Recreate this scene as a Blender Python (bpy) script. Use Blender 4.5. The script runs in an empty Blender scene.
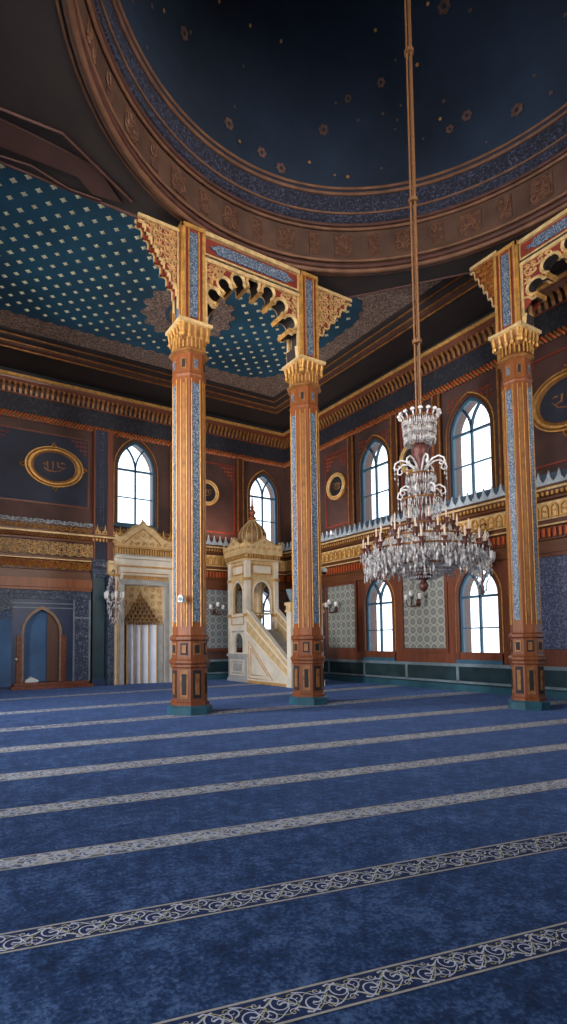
import bpy, math, random
from mathutils import Vector, Matrix
from mathutils.geometry import tessellate_polygon

S = bpy.context.scene
COL = S.collection
PI = math.pi
rnd = random.Random(7)

# ------------------------------------------------------------------ camera
FPX = 547.738
YAW, PITCH, ROLL = math.radians(59.381), math.radians(3.325), math.radians(0.477)
PX, PY = 240.723, 609.917
cam_d = bpy.data.cameras.new('camera'); cam = bpy.data.objects.new('camera', cam_d); COL.objects.link(cam)
S.camera = cam
fwd = Vector((math.cos(YAW), math.sin(YAW), 0)); rgt = Vector((math.sin(YAW), -math.cos(YAW), 0)); up = Vector((0, 0, 1))
d = fwd*math.cos(PITCH) + up*math.sin(PITCH)
u = up*math.cos(PITCH) - fwd*math.sin(PITCH)
r_ = rgt*math.cos(ROLL) - u*math.sin(ROLL)
r2 = rgt*math.cos(ROLL) - u*math.sin(ROLL)
u2 = u*math.cos(ROLL) + rgt*math.sin(ROLL)
M = Matrix((r2, u2, -d)).transposed().to_4x4(); M.translation = Vector((0, 0, 1.6))
cam.matrix_world = M
cam_d.sensor_fit = 'VERTICAL'; cam_d.sensor_height = 24.0
cam_d.lens = FPX/1024*24.0
cam_d.shift_x = (283.5 - PX)/1024
cam_d.shift_y = (PY - 512)/1024
cam_d.clip_end = 200

# ------------------------------------------------------------------ light and exposure
S.view_settings.view_transform = 'Standard'; S.view_settings.look = 'None'
S.view_settings.gamma = 1; S.view_settings.use_curve_mapping = False
S.view_settings.exposure = 0.0
W = bpy.data.worlds.new('world'); S.world = W; W.use_nodes = True
W.node_tree.nodes['Background'].inputs[0].default_value = (0.86, 0.93, 1.0, 1)
W.node_tree.nodes['Background'].inputs[1].default_value = 2.8
S.cycles.max_bounces = 6; S.cycles.diffuse_bounces = 4; S.cycles.glossy_bounces = 3
S.cycles.transparent_max_bounces = 12; S.cycles.sample_clamp_indirect = 4.0
S.cycles.use_denoising = True

XR, YQ, XL, YB = 14.89, 20.91, -3.0, -9.7      # inner faces of the four walls
ZC = 12.05                                      # aisle ceiling

def area(name, loc, normal, sx, sy, power, color=(1, 1, 1), portal=False, spread=120):
    l = bpy.data.lights.new(name, 'AREA'); l.shape = 'RECTANGLE'; l.size = sx; l.size_y = sy
    l.energy = power; l.color = color
    if portal: l.cycles.is_portal = True
    o = bpy.data.objects.new(name, l); COL.objects.link(o)
    o.location = loc
    o.rotation_euler = Vector(normal).to_track_quat('-Z', 'Y').to_euler()
    if not portal: l.spread = math.radians(spread)
    return o
PORTALS = []
# daylight through the windows of the two walls the photograph does not show
for y, kl in ((2.6, .8), (8.2, 1.0), (13.8, 1.7)):
    area('window_light', (XL+0.05, y, 7.7), (1, 0, -0.12), 1.7, 3.0, 150*kl, (1.0, 0.95, 0.88), spread=95)
    area('window_light', (XL+0.05, y, 2.6), (1, 0, -.1), 1.6, 2.8, 150*kl, (0.92, 0.95, 1.0), spread=120)
for x, kl in ((1.0, 1.25), (6.5, 1.1), (12.0, .25)):
    area('window_light', (x, YB+0.05, 7.7), (0, 1, 0.12), 1.7, 3.0, 185*kl, (1.0, 0.93, 0.85), spread=62)
    area('window_light', (x, YB+0.05, 2.6), (0, 1, 0), 1.6, 2.8, 12, (0.9, 0.95, 1.0))

# added fill lights behind the gallery crest for a warm wall glow, no fixture
area('added_ledge_glow', (11.0, 20.3, 6.15), (0, .6, 1), 1.8, .25, 16, (1.0, .60, .42), spread=170)
area('added_ledge_glow', (14.4, 17.2, 6.0), (.5, 0, 1), .25, 1.4, 14, (1.0, .68, .55), spread=170)

# ------------------------------------------------------------------ materials
def srgb(r, g, b):
    f = lambda c: (c/255/12.92) if c/255 <= .04045 else ((c/255+.055)/1.055)**2.4
    return (f(r), f(g), f(b), 1)
def mul(c, k): return (min(1, c[0]*k), min(1, c[1]*k), min(1, c[2]*k), 1)
class N:
    def __init__(s, name):
        s.m = bpy.data.materials.new(name); s.m.use_nodes = True; s.t = s.m.node_tree
        s.b = s.t.nodes['Principled BSDF']
    def n(s, typ, **kw):
        x = s.t.nodes.new(typ)
        for k, v in kw.items(): setattr(x, k, v)
        return x
    def l(s, a, b): s.t.links.new(a, b)
    def coord(s, which='Object'):
        return s.n('ShaderNodeTexCoord').outputs[which]
    def math(s, op, a, b=None):
        x = s.n('ShaderNodeMath', operation=op)
        for i, v in enumerate((a, b)):
            if v is None: continue
            if isinstance(v, (int, float)): x.inputs[i].default_value = v
            else: s.l(v, x.inputs[i])
        return x.outputs[0]
    def ramp(s, fac, stops, interp='LINEAR'):
        x = s.n('ShaderNodeValToRGB'); x.color_ramp.interpolation = interp
        e = x.color_ramp.elements
        while len(e) < len(stops): e.new(0.5)
        for i, (p, c) in enumerate(stops): e[i].position = p; e[i].color = c
        s.l(fac, x.inputs[0]); return x.outputs[0]
    def noise(s, scale, detail=3, vec=None, rough=.5):
        x = s.n('ShaderNodeTexNoise'); x.inputs['Scale'].default_value = scale; x.inputs['Detail'].default_value = detail
        x.inputs['Roughness'].default_value = rough
        s.l(vec if vec is not None else s.coord(), x.inputs['Vector']); return x.outputs['Fac']
    def voro(s, scale, feature='F1', vec=None, out='Distance'):
        x = s.n('ShaderNodeTexVoronoi', feature=feature); x.inputs['Scale'].default_value = scale
        s.l(vec if vec is not None else s.coord(), x.inputs['Vector']); return x.outputs[out]
    def mix(s, fac, a, b):
        x = s.n('ShaderNodeMix', data_type='RGBA')
        if isinstance(fac, (int, float)): x.inputs[0].default_value = fac
        else: s.l(fac, x.inputs[0])
        for i, v in ((6, a), (7, b)):
            if isinstance(v, tuple): x.inputs[i].default_value = v
            else: s.l(v, x.inputs[i])
        return x.outputs[2]
    def bump(s, h, strength=.3, dist=.02):
        x = s.n('ShaderNodeBump'); x.inputs['Strength'].default_value = strength; x.inputs['Distance'].default_value = dist
        s.l(h, x.inputs['Height']); s.l(x.outputs[0], s.b.inputs['Normal'])
    def fin(s, color, rough=.6, metal=0., spec=.5):
        if isinstance(color, tuple): s.b.inputs['Base Color'].default_value = color
        else: s.l(color, s.b.inputs['Base Color'])
        s.b.inputs['Roughness'].default_value = rough; s.b.inputs['Metallic'].default_value = metal
        s.b.inputs['Specular IOR Level'].default_value = spec
        return s.m
def plain(name, c, rough=.6, metal=0., var=.35, scale=3., bump=0., spec=.5):
    k = N(name); f = k.noise(scale, 4)
    col = k.ramp(f, [(.3, mul(c, 1-var)), (.7, mul(c, 1+var))])
    if bump: k.bump(k.noise(scale*12, 3), bump)
    return k.fin(col, rough, metal, spec)
def speck(name, dark, mid, light, scale, rough=.5, metal=0., rep=5.):
    """fine winding filigree of light lines on a dark ground"""
    k = N(name); n = k.noise(scale*.42, 2, rough=.6)
    f = k.math('ABSOLUTE', k.math('SUBTRACT', k.math('FRACT', k.math('MULTIPLY', n, rep)), .5))
    v = k.voro(scale*.9)
    f = k.math('ADD', f, k.math('MULTIPLY', v, .28))
    return k.fin(k.ramp(f, [(.08, light), (.26, mid), (.52, dark)]), rough, metal)
def wood(name, c, rough=.42, axis=2):
    k = N(name); mp = k.n('ShaderNodeMapping'); sc = [14, 14, 14]; sc[axis] = .9
    mp.inputs['Scale'].default_value = sc; k.l(k.coord(), mp.inputs['Vector'])
    f = k.noise(1.0, 4, mp.outputs[0]); g = k.noise(.8, 3)
    col = k.mix(k.math('MULTIPLY', g, .5), k.ramp(f, [(.3, mul(c, .55)), (.7, mul(c, 1.25))]), mul(c, .75))
    return k.fin(col, rough)
def lattice(name, axes, p, ground, line, dot, rough=.45):
    """square tile: rings with a dotted centre, on two object axes"""
    k = N(name); sp = k.n('ShaderNodeSeparateXYZ'); k.l(k.coord(), sp.inputs[0])
    a, b = sp.outputs[axes[0]], sp.outputs[axes[1]]
    fa = k.math('SUBTRACT', k.math('FRACT', k.math('DIVIDE', a, p)), .5)
    fb = k.math('SUBTRACT', k.math('FRACT', k.math('DIVIDE', b, p)), .5)
    r = k.math('SQRT', k.math('ADD', k.math('MULTIPLY', fa, fa), k.math('MULTIPLY', fb, fb)))
    col = k.ramp(r, [(0, line), (.07, line), (.11, dot), (.24, line), (.36, line), (.41, ground), (.53, ground), (.60, line), (.66, dot)])
    dirt = k.noise(1.5, 3)
    col = k.mix(k.math('MULTIPLY', dirt, .35), col, mul(ground, .7))
    return k.fin(col, rough)

MT = {}
GOLD = srgb(214, 160, 82)
MT['gold'] = plain('gold_leaf', srgb(208, 156, 84), .42, .3, .3, 9)
MT['gold_pale'] = plain('pale_gilding', srgb(226, 192, 136), .5, .12, .25, 8)
MT['gold_dull'] = plain('dull_gilding', srgb(150, 100, 54), .5, .2, .4, 7)
MT['wood'] = wood('varnished_oak', srgb(146, 80, 38))
MT['wood_ped'] = wood('brown_oak', srgb(132, 72, 38))
MT['wood_dark'] = wood('dark_walnut', srgb(92, 50, 28))
MT['wood_red'] = wood('reddish_walnut', srgb(120, 62, 38))
MT['wood_h'] = wood('moulding_wood', srgb(112, 64, 36), axis=0)
MT['wood_hy'] = wood('moulding_wood_right', srgb(112, 64, 36), axis=1)
MT['redpaint'] = plain('oxblood_paint', srgb(132, 48, 32), .6, 0, .2, 6)
MT['redgold'] = plain('copper_red_gilding', srgb(196, 92, 48), .45, .3, .3, 20)
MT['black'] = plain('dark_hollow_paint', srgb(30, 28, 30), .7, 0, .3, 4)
MT['inlay'] = speck('blue_white_inlay', srgb(58, 76, 106), srgb(112, 130, 152), srgb(206, 210, 212), 30, .4)
MT['inlay_grey'] = speck('grey_lilac_inlay', srgb(70, 78, 110), srgb(128, 132, 156), srgb(200, 200, 206), 18, .4)
MT['plum'] = plain('plum_wall_paint', srgb(78, 51, 45), .7, 0, .45, .8, .1)
MT['navy_wall'] = plain('navy_black_panel_paint', srgb(38, 42, 60), .7, 0, .4, .8)
MT['band'] = speck('dark_blue_inscription_band', srgb(26, 27, 36), srgb(34, 37, 52), srgb(66, 58, 56), 8, .7)
MT['charcoal'] = plain('charcoal_frieze_paint', srgb(36, 36, 44), .8, 0, .3, .6)
MT['soffit'] = plain('dark_umber_soffit_paint', srgb(54, 46, 45), .8, 0, .35, .5)
MT['soffit_red'] = plain('faded_red_soffit_paint', srgb(78, 52, 46), .8, 0, .3, 1.2)
MT['ceil'] = plain('deep_teal_ceiling_paint', srgb(34, 88, 114), .65, 0, .35, .5)
MT['stencil'] = speck('grey_brown_stencil', srgb(112, 90, 80), srgb(166, 140, 124), srgb(216, 190, 168), 16, .7)
MT['dome'] = plain('midnight_dome_paint', srgb(36, 50, 70), .95, 0, .5, .35)
MT['ring_line'] = plain('dull_copper_line', srgb(124, 86, 64), .6, 0, .3, 3)
MT['ring_red'] = plain('faded_red_line', srgb(88, 54, 46), .65, 0, .25, 3)
MT['ring'] = plain('umber_ring_paint', srgb(92, 66, 54), .65, 0, .3, 2)
MT['ring_motif'] = speck('rust_calligraphy_motif', srgb(84, 56, 46), srgb(106, 70, 52), srgb(128, 88, 64), 10, .95)
MT['ring_blue'] = speck('blue_bead_band', srgb(38, 38, 50), srgb(54, 58, 80), srgb(94, 98, 122), 16, .95)
MT['dado'] = plain('green_marble', srgb(38, 58, 64), .25, 0, .45, 1.6)
MT['dado_frame'] = plain('grey_marble_frame', srgb(112, 128, 138), .4, 0, .25, 3)
MT['teal'] = plain('teal_plinth_marble', srgb(44, 88, 104), .35, 0, .3, 2)
MT['winframe'] = plain('teal_window_paint', srgb(52, 92, 116), .45, 0, .2, 3)
MT['tile_y'] = lattice('grey_green_wall_tile', (1, 2), .30, srgb(172, 172, 160), srgb(108, 112, 112), srgb(150, 152, 146))
MT['tile_x'] = lattice('grey_blue_wall_tile', (0, 2), .30, srgb(160, 164, 164), srgb(96, 104, 112), srgb(140, 146, 150))
MT['tile_blue'] = speck('lilac_blue_tile', srgb(56, 62, 92), srgb(84, 92, 126), srgb(136, 144, 172), 18, .4)
MT['crest'] = plain('pale_blue_crest_paint', srgb(188, 198, 206), .6, 0, .2, 5)
MT['crest_dark'] = plain('slate_blue_crest_ground', srgb(64, 84, 106), .6, 0, .2, 5)
MT['marble'] = plain('white_marble', srgb(228, 218, 202), .35, 0, .14, 2.2)
MT['marble_grey'] = plain('grey_veined_marble', srgb(176, 176, 176), .35, 0, .2, 3)
MT['cream'] = plain('cream_gilt_stone', srgb(216, 186, 138), .5, .05, .2, 5)
MT['arch_stone'] = plain('brown_grey_stone', srgb(142, 112, 90), .5, 0, .25, 5)
MT['shell'] = plain('pale_blue_marble', srgb(214, 220, 234), .35, 0, .12, 2)
MT['ochre'] = plain('ochre_gilt_stone', srgb(196, 150, 88), .5, .1, .25, 6)
MT['muqarnas'] = plain('brown_bronze_carving', srgb(142, 108, 70), .5, .2, .4, 14)
MT['slate'] = plain('slate_blue_marble', srgb(32, 52, 88), .4, 0, .35, 1.4)
MT['blueroom'] = plain('blue_plaster', srgb(64, 100, 142), .7, 0, .3, 1)
MT['silver'] = speck('silver_blue_carving', srgb(28, 42, 68), srgb(50, 64, 92), srgb(138, 142, 150), 15, .5)
MT['tealpil'] = plain('dark_teal_marble', srgb(22, 56, 68), .35, 0, .4, 1)
MT['rod'] = plain('brass_cable', srgb(132, 92, 60), .5, .3, .2, 20)
MT['cup'] = plain('dark_bronze', srgb(104, 60, 52), .4, .3, .3, 20)
MT['candle'] = plain('ivory_candle', srgb(226, 200, 176), .5, 0, .1, 20)
MT['white_plastic'] = plain('white_plastic', srgb(214, 216, 220), .4, 0, .05, 8)
MT['lens'] = plain('black_lens', srgb(20, 20, 22), .2, 0, .1, 8)
MT['star'] = plain('gilded_star', srgb(252, 240, 200), .45, 0, .2, 20)
MT['star_dim'] = plain('rust_gold_star', srgb(108, 82, 72), .8, 0, .4, 8)
def crystal():
    k = N('cut_crystal'); f = k.noise(22, 2)
    k.fin(k.ramp(f, [(.35, srgb(168, 160, 160)), (.6, srgb(250, 246, 244))]), .12, 0, 1.0)
    k.b.inputs['Transmission Weight'].default_value = .15
    k.b.inputs['Coat Weight'].default_value = .8; k.b.inputs['Coat Roughness'].default_value = .05
    return k.m
MT['crystal'] = crystal()
def milk():
    k = N('milk_glass'); k.fin(srgb(240, 236, 236), .15, 0, .8); return k.m
MT['milk'] = milk()
def pane():
    k = N('window_glass'); t = k.t; out = t.nodes['Material Output']
    tr = k.n('ShaderNodeBsdfTransparent'); tr.inputs[0].default_value = (.93, .96, .98, 1)
    gl = k.n('ShaderNodeBsdfGlossy'); gl.inputs['Roughness'].default_value = .08
    mx = k.n('ShaderNodeMixShader'); mx.inputs[0].default_value = .05
    k.l(tr.outputs[0], mx.inputs[1]); k.l(gl.outputs[0], mx.inputs[2]); k.l(mx.outputs[0], out.inputs[0])
    return k.m
MT['pane'] = pane()
def carpet():
    k = N('blue_carpet'); a = k.noise(2.2, 5, rough=.65); b = k.noise(38, 3, rough=.7); c = k.noise(9, 4, rough=.7)
    f = k.math('ADD', k.math('MULTIPLY', a, .26), k.math('ADD', k.math('MULTIPLY', b, .38), k.math('MULTIPLY', c, .36)))
    col = k.ramp(f, [(.41, srgb(22, 36, 62)), (.5, srgb(37, 60, 98)), (.59, srgb(76, 102, 144))])
    k.bump(b, .35, .01)
    m = k.fin(col, .95, 0, .15)
    k.b.inputs['Sheen Weight'].default_value = .25; k.b.inputs['Sheen Roughness'].default_value = .4
    k.b.inputs['Sheen Tint'].default_value = srgb(120, 150, 220)
    return m
MT['carpet'] = carpet()
MT['stripe_base'] = plain('navy_border_pile', srgb(44, 58, 94), .95, 0, .3, 20, 0, .1)
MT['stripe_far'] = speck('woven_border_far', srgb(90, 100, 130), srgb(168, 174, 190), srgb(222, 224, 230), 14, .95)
MT['stripe_edge'] = plain('tan_border_edge', srgb(174, 170, 164), .95, 0, .15, 20, 0, .1)
MT['vine_white'] = plain('pale_scroll_pile', srgb(196, 200, 216), .95, 0, .15, 20, 0, .1)
MT['vine_gold'] = plain('gold_scroll_pile', srgb(170, 166, 112), .95, 0, .15, 20, 0, .1)

# ------------------------------------------------------------------ mesh helpers
LOC = {}
ID = lambda a, b, c: (a, b, c)
def on_qibla(a, b, c): return (a, YQ-c, b)      # a along X, b up, c out of the wall into the room
def on_right(a, b, c): return (XR-c, a, b)      # a along Y
class MB:
    def __init__(s, T=ID):
        s.v = []; s.f = []; s.m = []; s.T = T; s.k = 0
    def mat(s, k): s.k = k; return s
    def add(s, vs, fs, mats=None):
        o = len(s.v); s.v += [s.T(*p) for p in vs]
        for i, f in enumerate(fs):
            s.f.append(tuple(o+j for j in f)); s.m.append(s.k if mats is None else mats[i])
    def box(s, a0, a1, b0, b1, c0, c1):
        vs = [(a, b, c) for a in (a0, a1) for b in (b0, b1) for c in (c0, c1)]
        s.add(vs, [(0, 1, 3, 2), (4, 6, 7, 5), (0, 4, 5, 1), (2, 3, 7, 6), (0, 2, 6, 4), (1, 5, 7, 3)])
    def poly(s, outer, c0, c1, holes=(), inner_k=None, back=True, side_k=None):
        """extrude polygon (a,b) with holes between c0 and c1"""
        loops = [list(outer)] + [list(h) for h in holes]
        tris = tessellate_polygon([[Vector((p[0], p[1], 0)) for p in lp] for lp in loops])
        flat = [p for lp in loops for p in lp]; n = len(flat)
        vs = [(p[0], p[1], c0) for p in flat] + [(p[0], p[1], c1) for p in flat]
        fs = [tuple(i+n for i in t) for t in tris]; ks = [s.k]*len(fs)
        if back:
            fs += [tuple(reversed(t)) for t in tris]; ks += [s.k]*len(tris)
        o = 0
        for li, lp in enumerate(loops):
            L = len(lp)
            for i in range(L):
                j = (i+1) % L
                fs.append((o+i, o+j, o+j+n, o+i+n)); ks.append((s.k if side_k is None else side_k) if (li == 0 or inner_k is None) else inner_k)
            o += L
        s.add(vs, fs, ks)
    def lathe(s, prof, cx=0, cy=0, n=24, a0=0, a1=2*PI, cap=True, oct=False):
        """profile [(r,z)] about a vertical axis in the third coordinate (local x,y,z)"""
        full = abs(a1-a0-2*PI) < 1e-6; m = n if full else n+1
        ph = PI/n if oct else 0
        vs = [(cx+r*math.cos(a0+ph+(a1-a0)*i/n), cy+r*math.sin(a0+ph+(a1-a0)*i/n), z) for r, z in prof for i in range(m)]
        fs = []
        for k in range(len(prof)-1):
            for i in range(n):
                j = (i+1) % m
                fs.append((k*m+i, k*m+j, (k+1)*m+j, (k+1)*m+i))
        if cap and full:
            if prof[0][0] > 1e-4: fs.append(tuple(reversed(range(m))))
            if prof[-1][0] > 1e-4: fs.append(tuple((len(prof)-1)*m+i for i in range(m)))
        s.add(vs, fs)
    def tube(s, pts, r, n=6, r1=None, closed=False):
        P = [Vector(p) for p in pts]; L = len(P); rings = []; prev = None
        for i, p in enumerate(P):
            if closed: t = P[(i+1) % L]-P[i-1]
            else: t = (P[min(i+1, L-1)]-P[max(i-1, 0)])
            if t.length < 1e-9: t = Vector((0, 0, 1))
            t.normalize()
            if prev is None:
                ref = Vector((0, 0, 1)) if abs(t.z) < .9 else Vector((1, 0, 0)); x = t.cross(ref).normalized()
            else: x = (prev - t*prev.dot(t)); x = x.normalized() if x.length > 1e-6 else t.orthogonal().normalized()
            prev = x; y = t.cross(x); rr = r if r1 is None else r+(r1-r)*i/max(1, L-1)
            rings += [tuple(p + x*rr*math.cos(2*PI*k/n) + y*rr*math.sin(2*PI*k/n)) for k in range(n)]
        fs = []
        for i in range(L if closed else L-1):
            i2 = (i+1) % L
            for k in range(n): fs.append((i*n+k, i*n+(k+1) % n, i2*n+(k+1) % n, i2*n+k))
        if not closed: fs += [tuple(reversed(range(n))), tuple((L-1)*n+k for k in range(n))]
        s.add(rings, fs)
    def ball(s, c, r, n=8, m=5, sz=1.):
        prof = [(r*math.sin(PI*i/m), c[2]-r*sz*math.cos(PI*i/m)) for i in range(m+1)]
        prof[0] = (r*.02, prof[0][1]); prof[-1] = (r*.02, prof[-1][1])
        s.lathe(prof, c[0], c[1], n)
    def ribbon(s, pts, w, c0, c1, taper=True, flat=False):
        """raised ribbon along (a,b) points; from c0 to c1"""
        L = len(pts); vs = []
        for i, (a, b) in enumerate(pts):
            a2, b2 = pts[min(i+1, L-1)]; a1, b1 = pts[max(i-1, 0)]
            dx, dy = a2-a1, b2-b1; q = math.hypot(dx, dy) or 1
            ww = w*(1 - .65*i/(L-1)) if taper else w
            nx, ny = -dy/q*ww/2, dx/q*ww/2
            if flat: vs += [(a+nx, b+ny, c1), (a-nx, b-ny, c1)]
            else: vs += [(a+nx, b+ny, c0), (a, b, c1), (a-nx, b-ny, c0)]
        fs = []; st = 2 if flat else 3
        for i in range(L-1):
            for k in range(st-1): fs.append((i*st+k, i*st+k+1, (i+1)*st+k+1, (i+1)*st+k))
        s.add(vs, fs)
    def build(s, name, mats, parent=None, smooth=False, loc=None, recalc=True):
        if not isinstance(mats, (list, tuple)): mats = [mats]
        if parent is not None: o0 = Vector(LOC[parent])
        elif loc is not None: o0 = Vector(loc)
        else:
            xs, ys, zs = zip(*s.v); o0 = Vector(((min(xs)+max(xs))/2, (min(ys)+max(ys))/2, min(zs)))
        me = bpy.data.meshes.new(name)
        me.from_pydata([tuple(Vector(p)-o0) for p in s.v], [], s.f)
        for m in mats: me.materials.append(MT[m] if isinstance(m, str) else m)
        me.polygons.foreach_set('material_index', s.m)
        if recalc:
            import bmesh
            bm = bmesh.new(); bm.from_mesh(me); bmesh.ops.recalc_face_normals(bm, faces=bm.faces); bm.to_mesh(me); bm.free()
        if smooth: me.polygons.foreach_set('use_smooth', [True]*len(me.polygons))
        me.update()
        o = bpy.data.objects.new(name, me); COL.objects.link(o)
        if parent is not None: o.parent = parent; LOC[o] = tuple(o0)
        else: o.location = o0; LOC[o] = tuple(o0)
        return o
def tag(o, label, cat, group=None, kind=None):
    o['label'] = label; o['category'] = cat
    if group: o['group'] = group
    if kind: o['kind'] = kind
    return o
def thing(name, loc, label, cat, group=None, kind='thing'):
    o = bpy.data.objects.new(name, None); COL.objects.link(o); o.location = loc; LOC[o] = tuple(loc)
    o.empty_display_size = .3
    return tag(o, label, cat, group, kind)
def struct(o): o['kind'] = 'structure'; return o

def gothic(cx, w, z0, zs, zt, n=8):
    """pointed arch outline, counter-clockwise from lower left"""
    h = w/2; H = zt-zs
    R = (h*h+H*H)/(2*h)                      # arcs struck from the springing line
    pts = [(cx-h, z0), (cx+h, z0)]
    th = math.asin(min(1, H/R))
    for i in range(n+1):
        t = th*i/n; pts.append((cx+h-R+R*math.cos(t), zs+R*math.sin(t)))
    for i in range(n-1, -1, -1):
        t = th*i/n; pts.append((cx-h+R-R*math.cos(t), zs+R*math.sin(t)))
    return pts
def scale_g(cx, w, z0, zs, zt, e, eb=None): return gothic(cx, w+2*e, z0-(e if eb is None else eb), zs, zt+e*1.3)
def spiral(cx, cy, r, turns, ph, sgn=1, n=16):
    return [(cx+r*(1-.82*i/n)*math.cos(ph+sgn*2*PI*turns*i/n), cy+r*(1-.82*i/n)*math.sin(ph+sgn*2*PI*turns*i/n)) for i in range(n+1)]
def scrolls(mb, inside, a0, a1, b0, b1, s, w, c0, c1):
    """arabesque of spirals and leaves on a grid inside a region"""
    na = max(1, round((a1-a0)/s)); nb = max(1, round((b1-b0)/s))
    for i in range(na):
        for j in range(nb):
            cx = a0+(i+.5)*(a1-a0)/na; cy = b0+(j+.5)*(b1-b0)/nb
            if not inside(cx, cy): continue
            sg = 1 if (i+j) % 2 else -1
            mb.ribbon(spiral(cx, cy, s*.5, 1.2, PI/4+PI/2*((i+2*j) % 4), sg, 14), w, c0, c1)
            q = s*.5
            mb.ribbon([(cx-q*sg, cy-q), (cx-q*.4*sg, cy-q*.9), (cx+q*.2*sg, cy-q*.4), (cx+q*.25*sg, cy+.1*q)], w*.9, c0, c1)
            mb.ribbon([(cx+q*.5, cy+q*.5), (cx+q*.9, cy+q*.55), (cx+q*1.1, cy+q*.95)], w*.9, c0, c1)

# ================================================================== FLOOR
def build_floor():
    mb = MB(); mb.box(XL-.4, XR+.4, YB-.4, YQ+.4, -.3, 0)
    # (A, B, width at A, width at B) of each woven border, nearest last
    st = [((2.09, 17.04), (10.83, 17.66), .40, .55), ((1.68, 13.70), (13.4, 14.0), .46, .62), ((1.37, 11.08), (13.72, 10.91), .43, .60),
          ((1.12, 9.02), (14.29, 7.88), .42, .50), ((.90, 7.19), (10.96, 6.06), .38, .41), ((.71, 5.69), (8.41, 4.66), .28, .32),
          ((.56, 4.39), (6.27, 3.49), .235, .27), ((.42, 3.26), (4.5, 2.53), .215, .26), ((.84, 2.17), (3.06, 1.74), .19, .21),
          ((.9, 1.05), (3.06, .62), .19, .2)]
    for si, (A, B, wa, wb) in enumerate(st):
        A = Vector(A); B = Vector(B); L = (B-A).length; t = (B-A)/L; nn = Vector((-t.y, t.x))
        u0 = (XL-A.x)/t.x; u1 = (XR-A.x)/t.x
        def wd(u): return max(.15, min(.7, wa+(wb-wa)*max(-.3, min(1.4, u/L))))
        def T(u, v, z):
            p = A+t*u+nn*(v*wd(u)); return (p.x, p.y, z)
        mb.T = T
        near = si >= 3
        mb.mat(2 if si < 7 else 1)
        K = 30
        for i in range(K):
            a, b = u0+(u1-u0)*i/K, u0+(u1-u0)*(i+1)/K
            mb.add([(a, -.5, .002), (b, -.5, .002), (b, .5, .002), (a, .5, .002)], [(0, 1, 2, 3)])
        mb.mat(3)
        for v0, v1 in ((-.5, -.43), (.43, .5)):
            for i in range(K):
                a, b = u0+(u1-u0)*i/K, u0+(u1-u0)*(i+1)/K
                mb.add([(a, v0, .0035), (b, v0, .0035), (b, v1, .0035), (a, v1, .0035)], [(0, 1, 2, 3)])
        if not near: continue
        w = (wa+wb)/2
        # scrolling vine; local spirals measured in metres, v scaled by the width
        def T2(a, b, c):
            return T(a, b/w, c)
        mb.T = T2
        ua = max(u0, -3.0); ub = min(u1, L*1.25+7)
        per = w*1.55; k = 0; x = ua
        mb_w = w*.05*(1.0 if si < 7 else .68)
        while x < ub:
            sg = 1 if k % 2 else -1; x += rnd.uniform(-.06, .06)*w
            mb.mat(4)
            mb.ribbon(spiral(x+per*.25, sg*w*.10, w*.27, 1.35, -PI/2*sg+PI, sg, 20), mb_w*1.3, .003, .0045, flat=True)
            mb.ribbon(spiral(x+per*.02, -sg*w*.20, w*.17, 1.2, PI/2*sg, -sg, 16), mb_w*1.2, .003, .0045, flat=True)
            mb.ribbon(spiral(x+per*.36, -sg*w*.24, w*.12, 1.1, 0, sg, 12), mb_w, .003, .0045, flat=True)
            mb.ribbon(spiral(x+per*.40, sg*w*.05, w*.2, .9, PI*.7*sg, -sg, 14), mb_w, .003, .0046, flat=True)
            mb.ribbon([(x, -sg*w*.38), (x+w*.25, -sg*w*.30), (x+w*.5, -sg*w*.1), (x+w*.62, sg*w*.2), (x+w*.9, sg*w*.36)], mb_w*1.2, .003, .0046, flat=True)
            for q in range(3):
                ax = x+per*(.05+.17*q); ay = sg*w*(.33-.25*q)
                mb.ribbon([(ax, ay), (ax+w*.12, ay+w*.05*sg), (ax+w*.26, ay-w*.03*sg), (ax+w*.36, ay-w*.12*sg)], mb_w*1.9, .003, .0047, flat=True)
            mb.mat(5)
            pts = [(x+per*.5*i/10, sg*w*.34*math.sin(PI*i/10+.3)) for i in range(11)]
            mb.ribbon(pts, mb_w, .003, .0042, taper=False, flat=True)
            mb.ribbon([(px+.02, -py*.8) for px, py in pts], mb_w*.7, .003, .0042, taper=False, flat=True)
            mb.ribbon(spiral(x+per*.45, sg*w*.28, w*.09, 1, PI, -sg, 10), mb_w, .003, .0045, flat=True)
            x += per*.5; k += 1
        mb.T = ID
    mb.T = ID
    o = mb.build('floor', ['carpet', 'stripe_base', 'stripe_far', 'stripe_edge', 'vine_white', 'vine_gold'], loc=(0, 0, 0), recalc=False)
    return struct(o)
build_floor()

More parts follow.
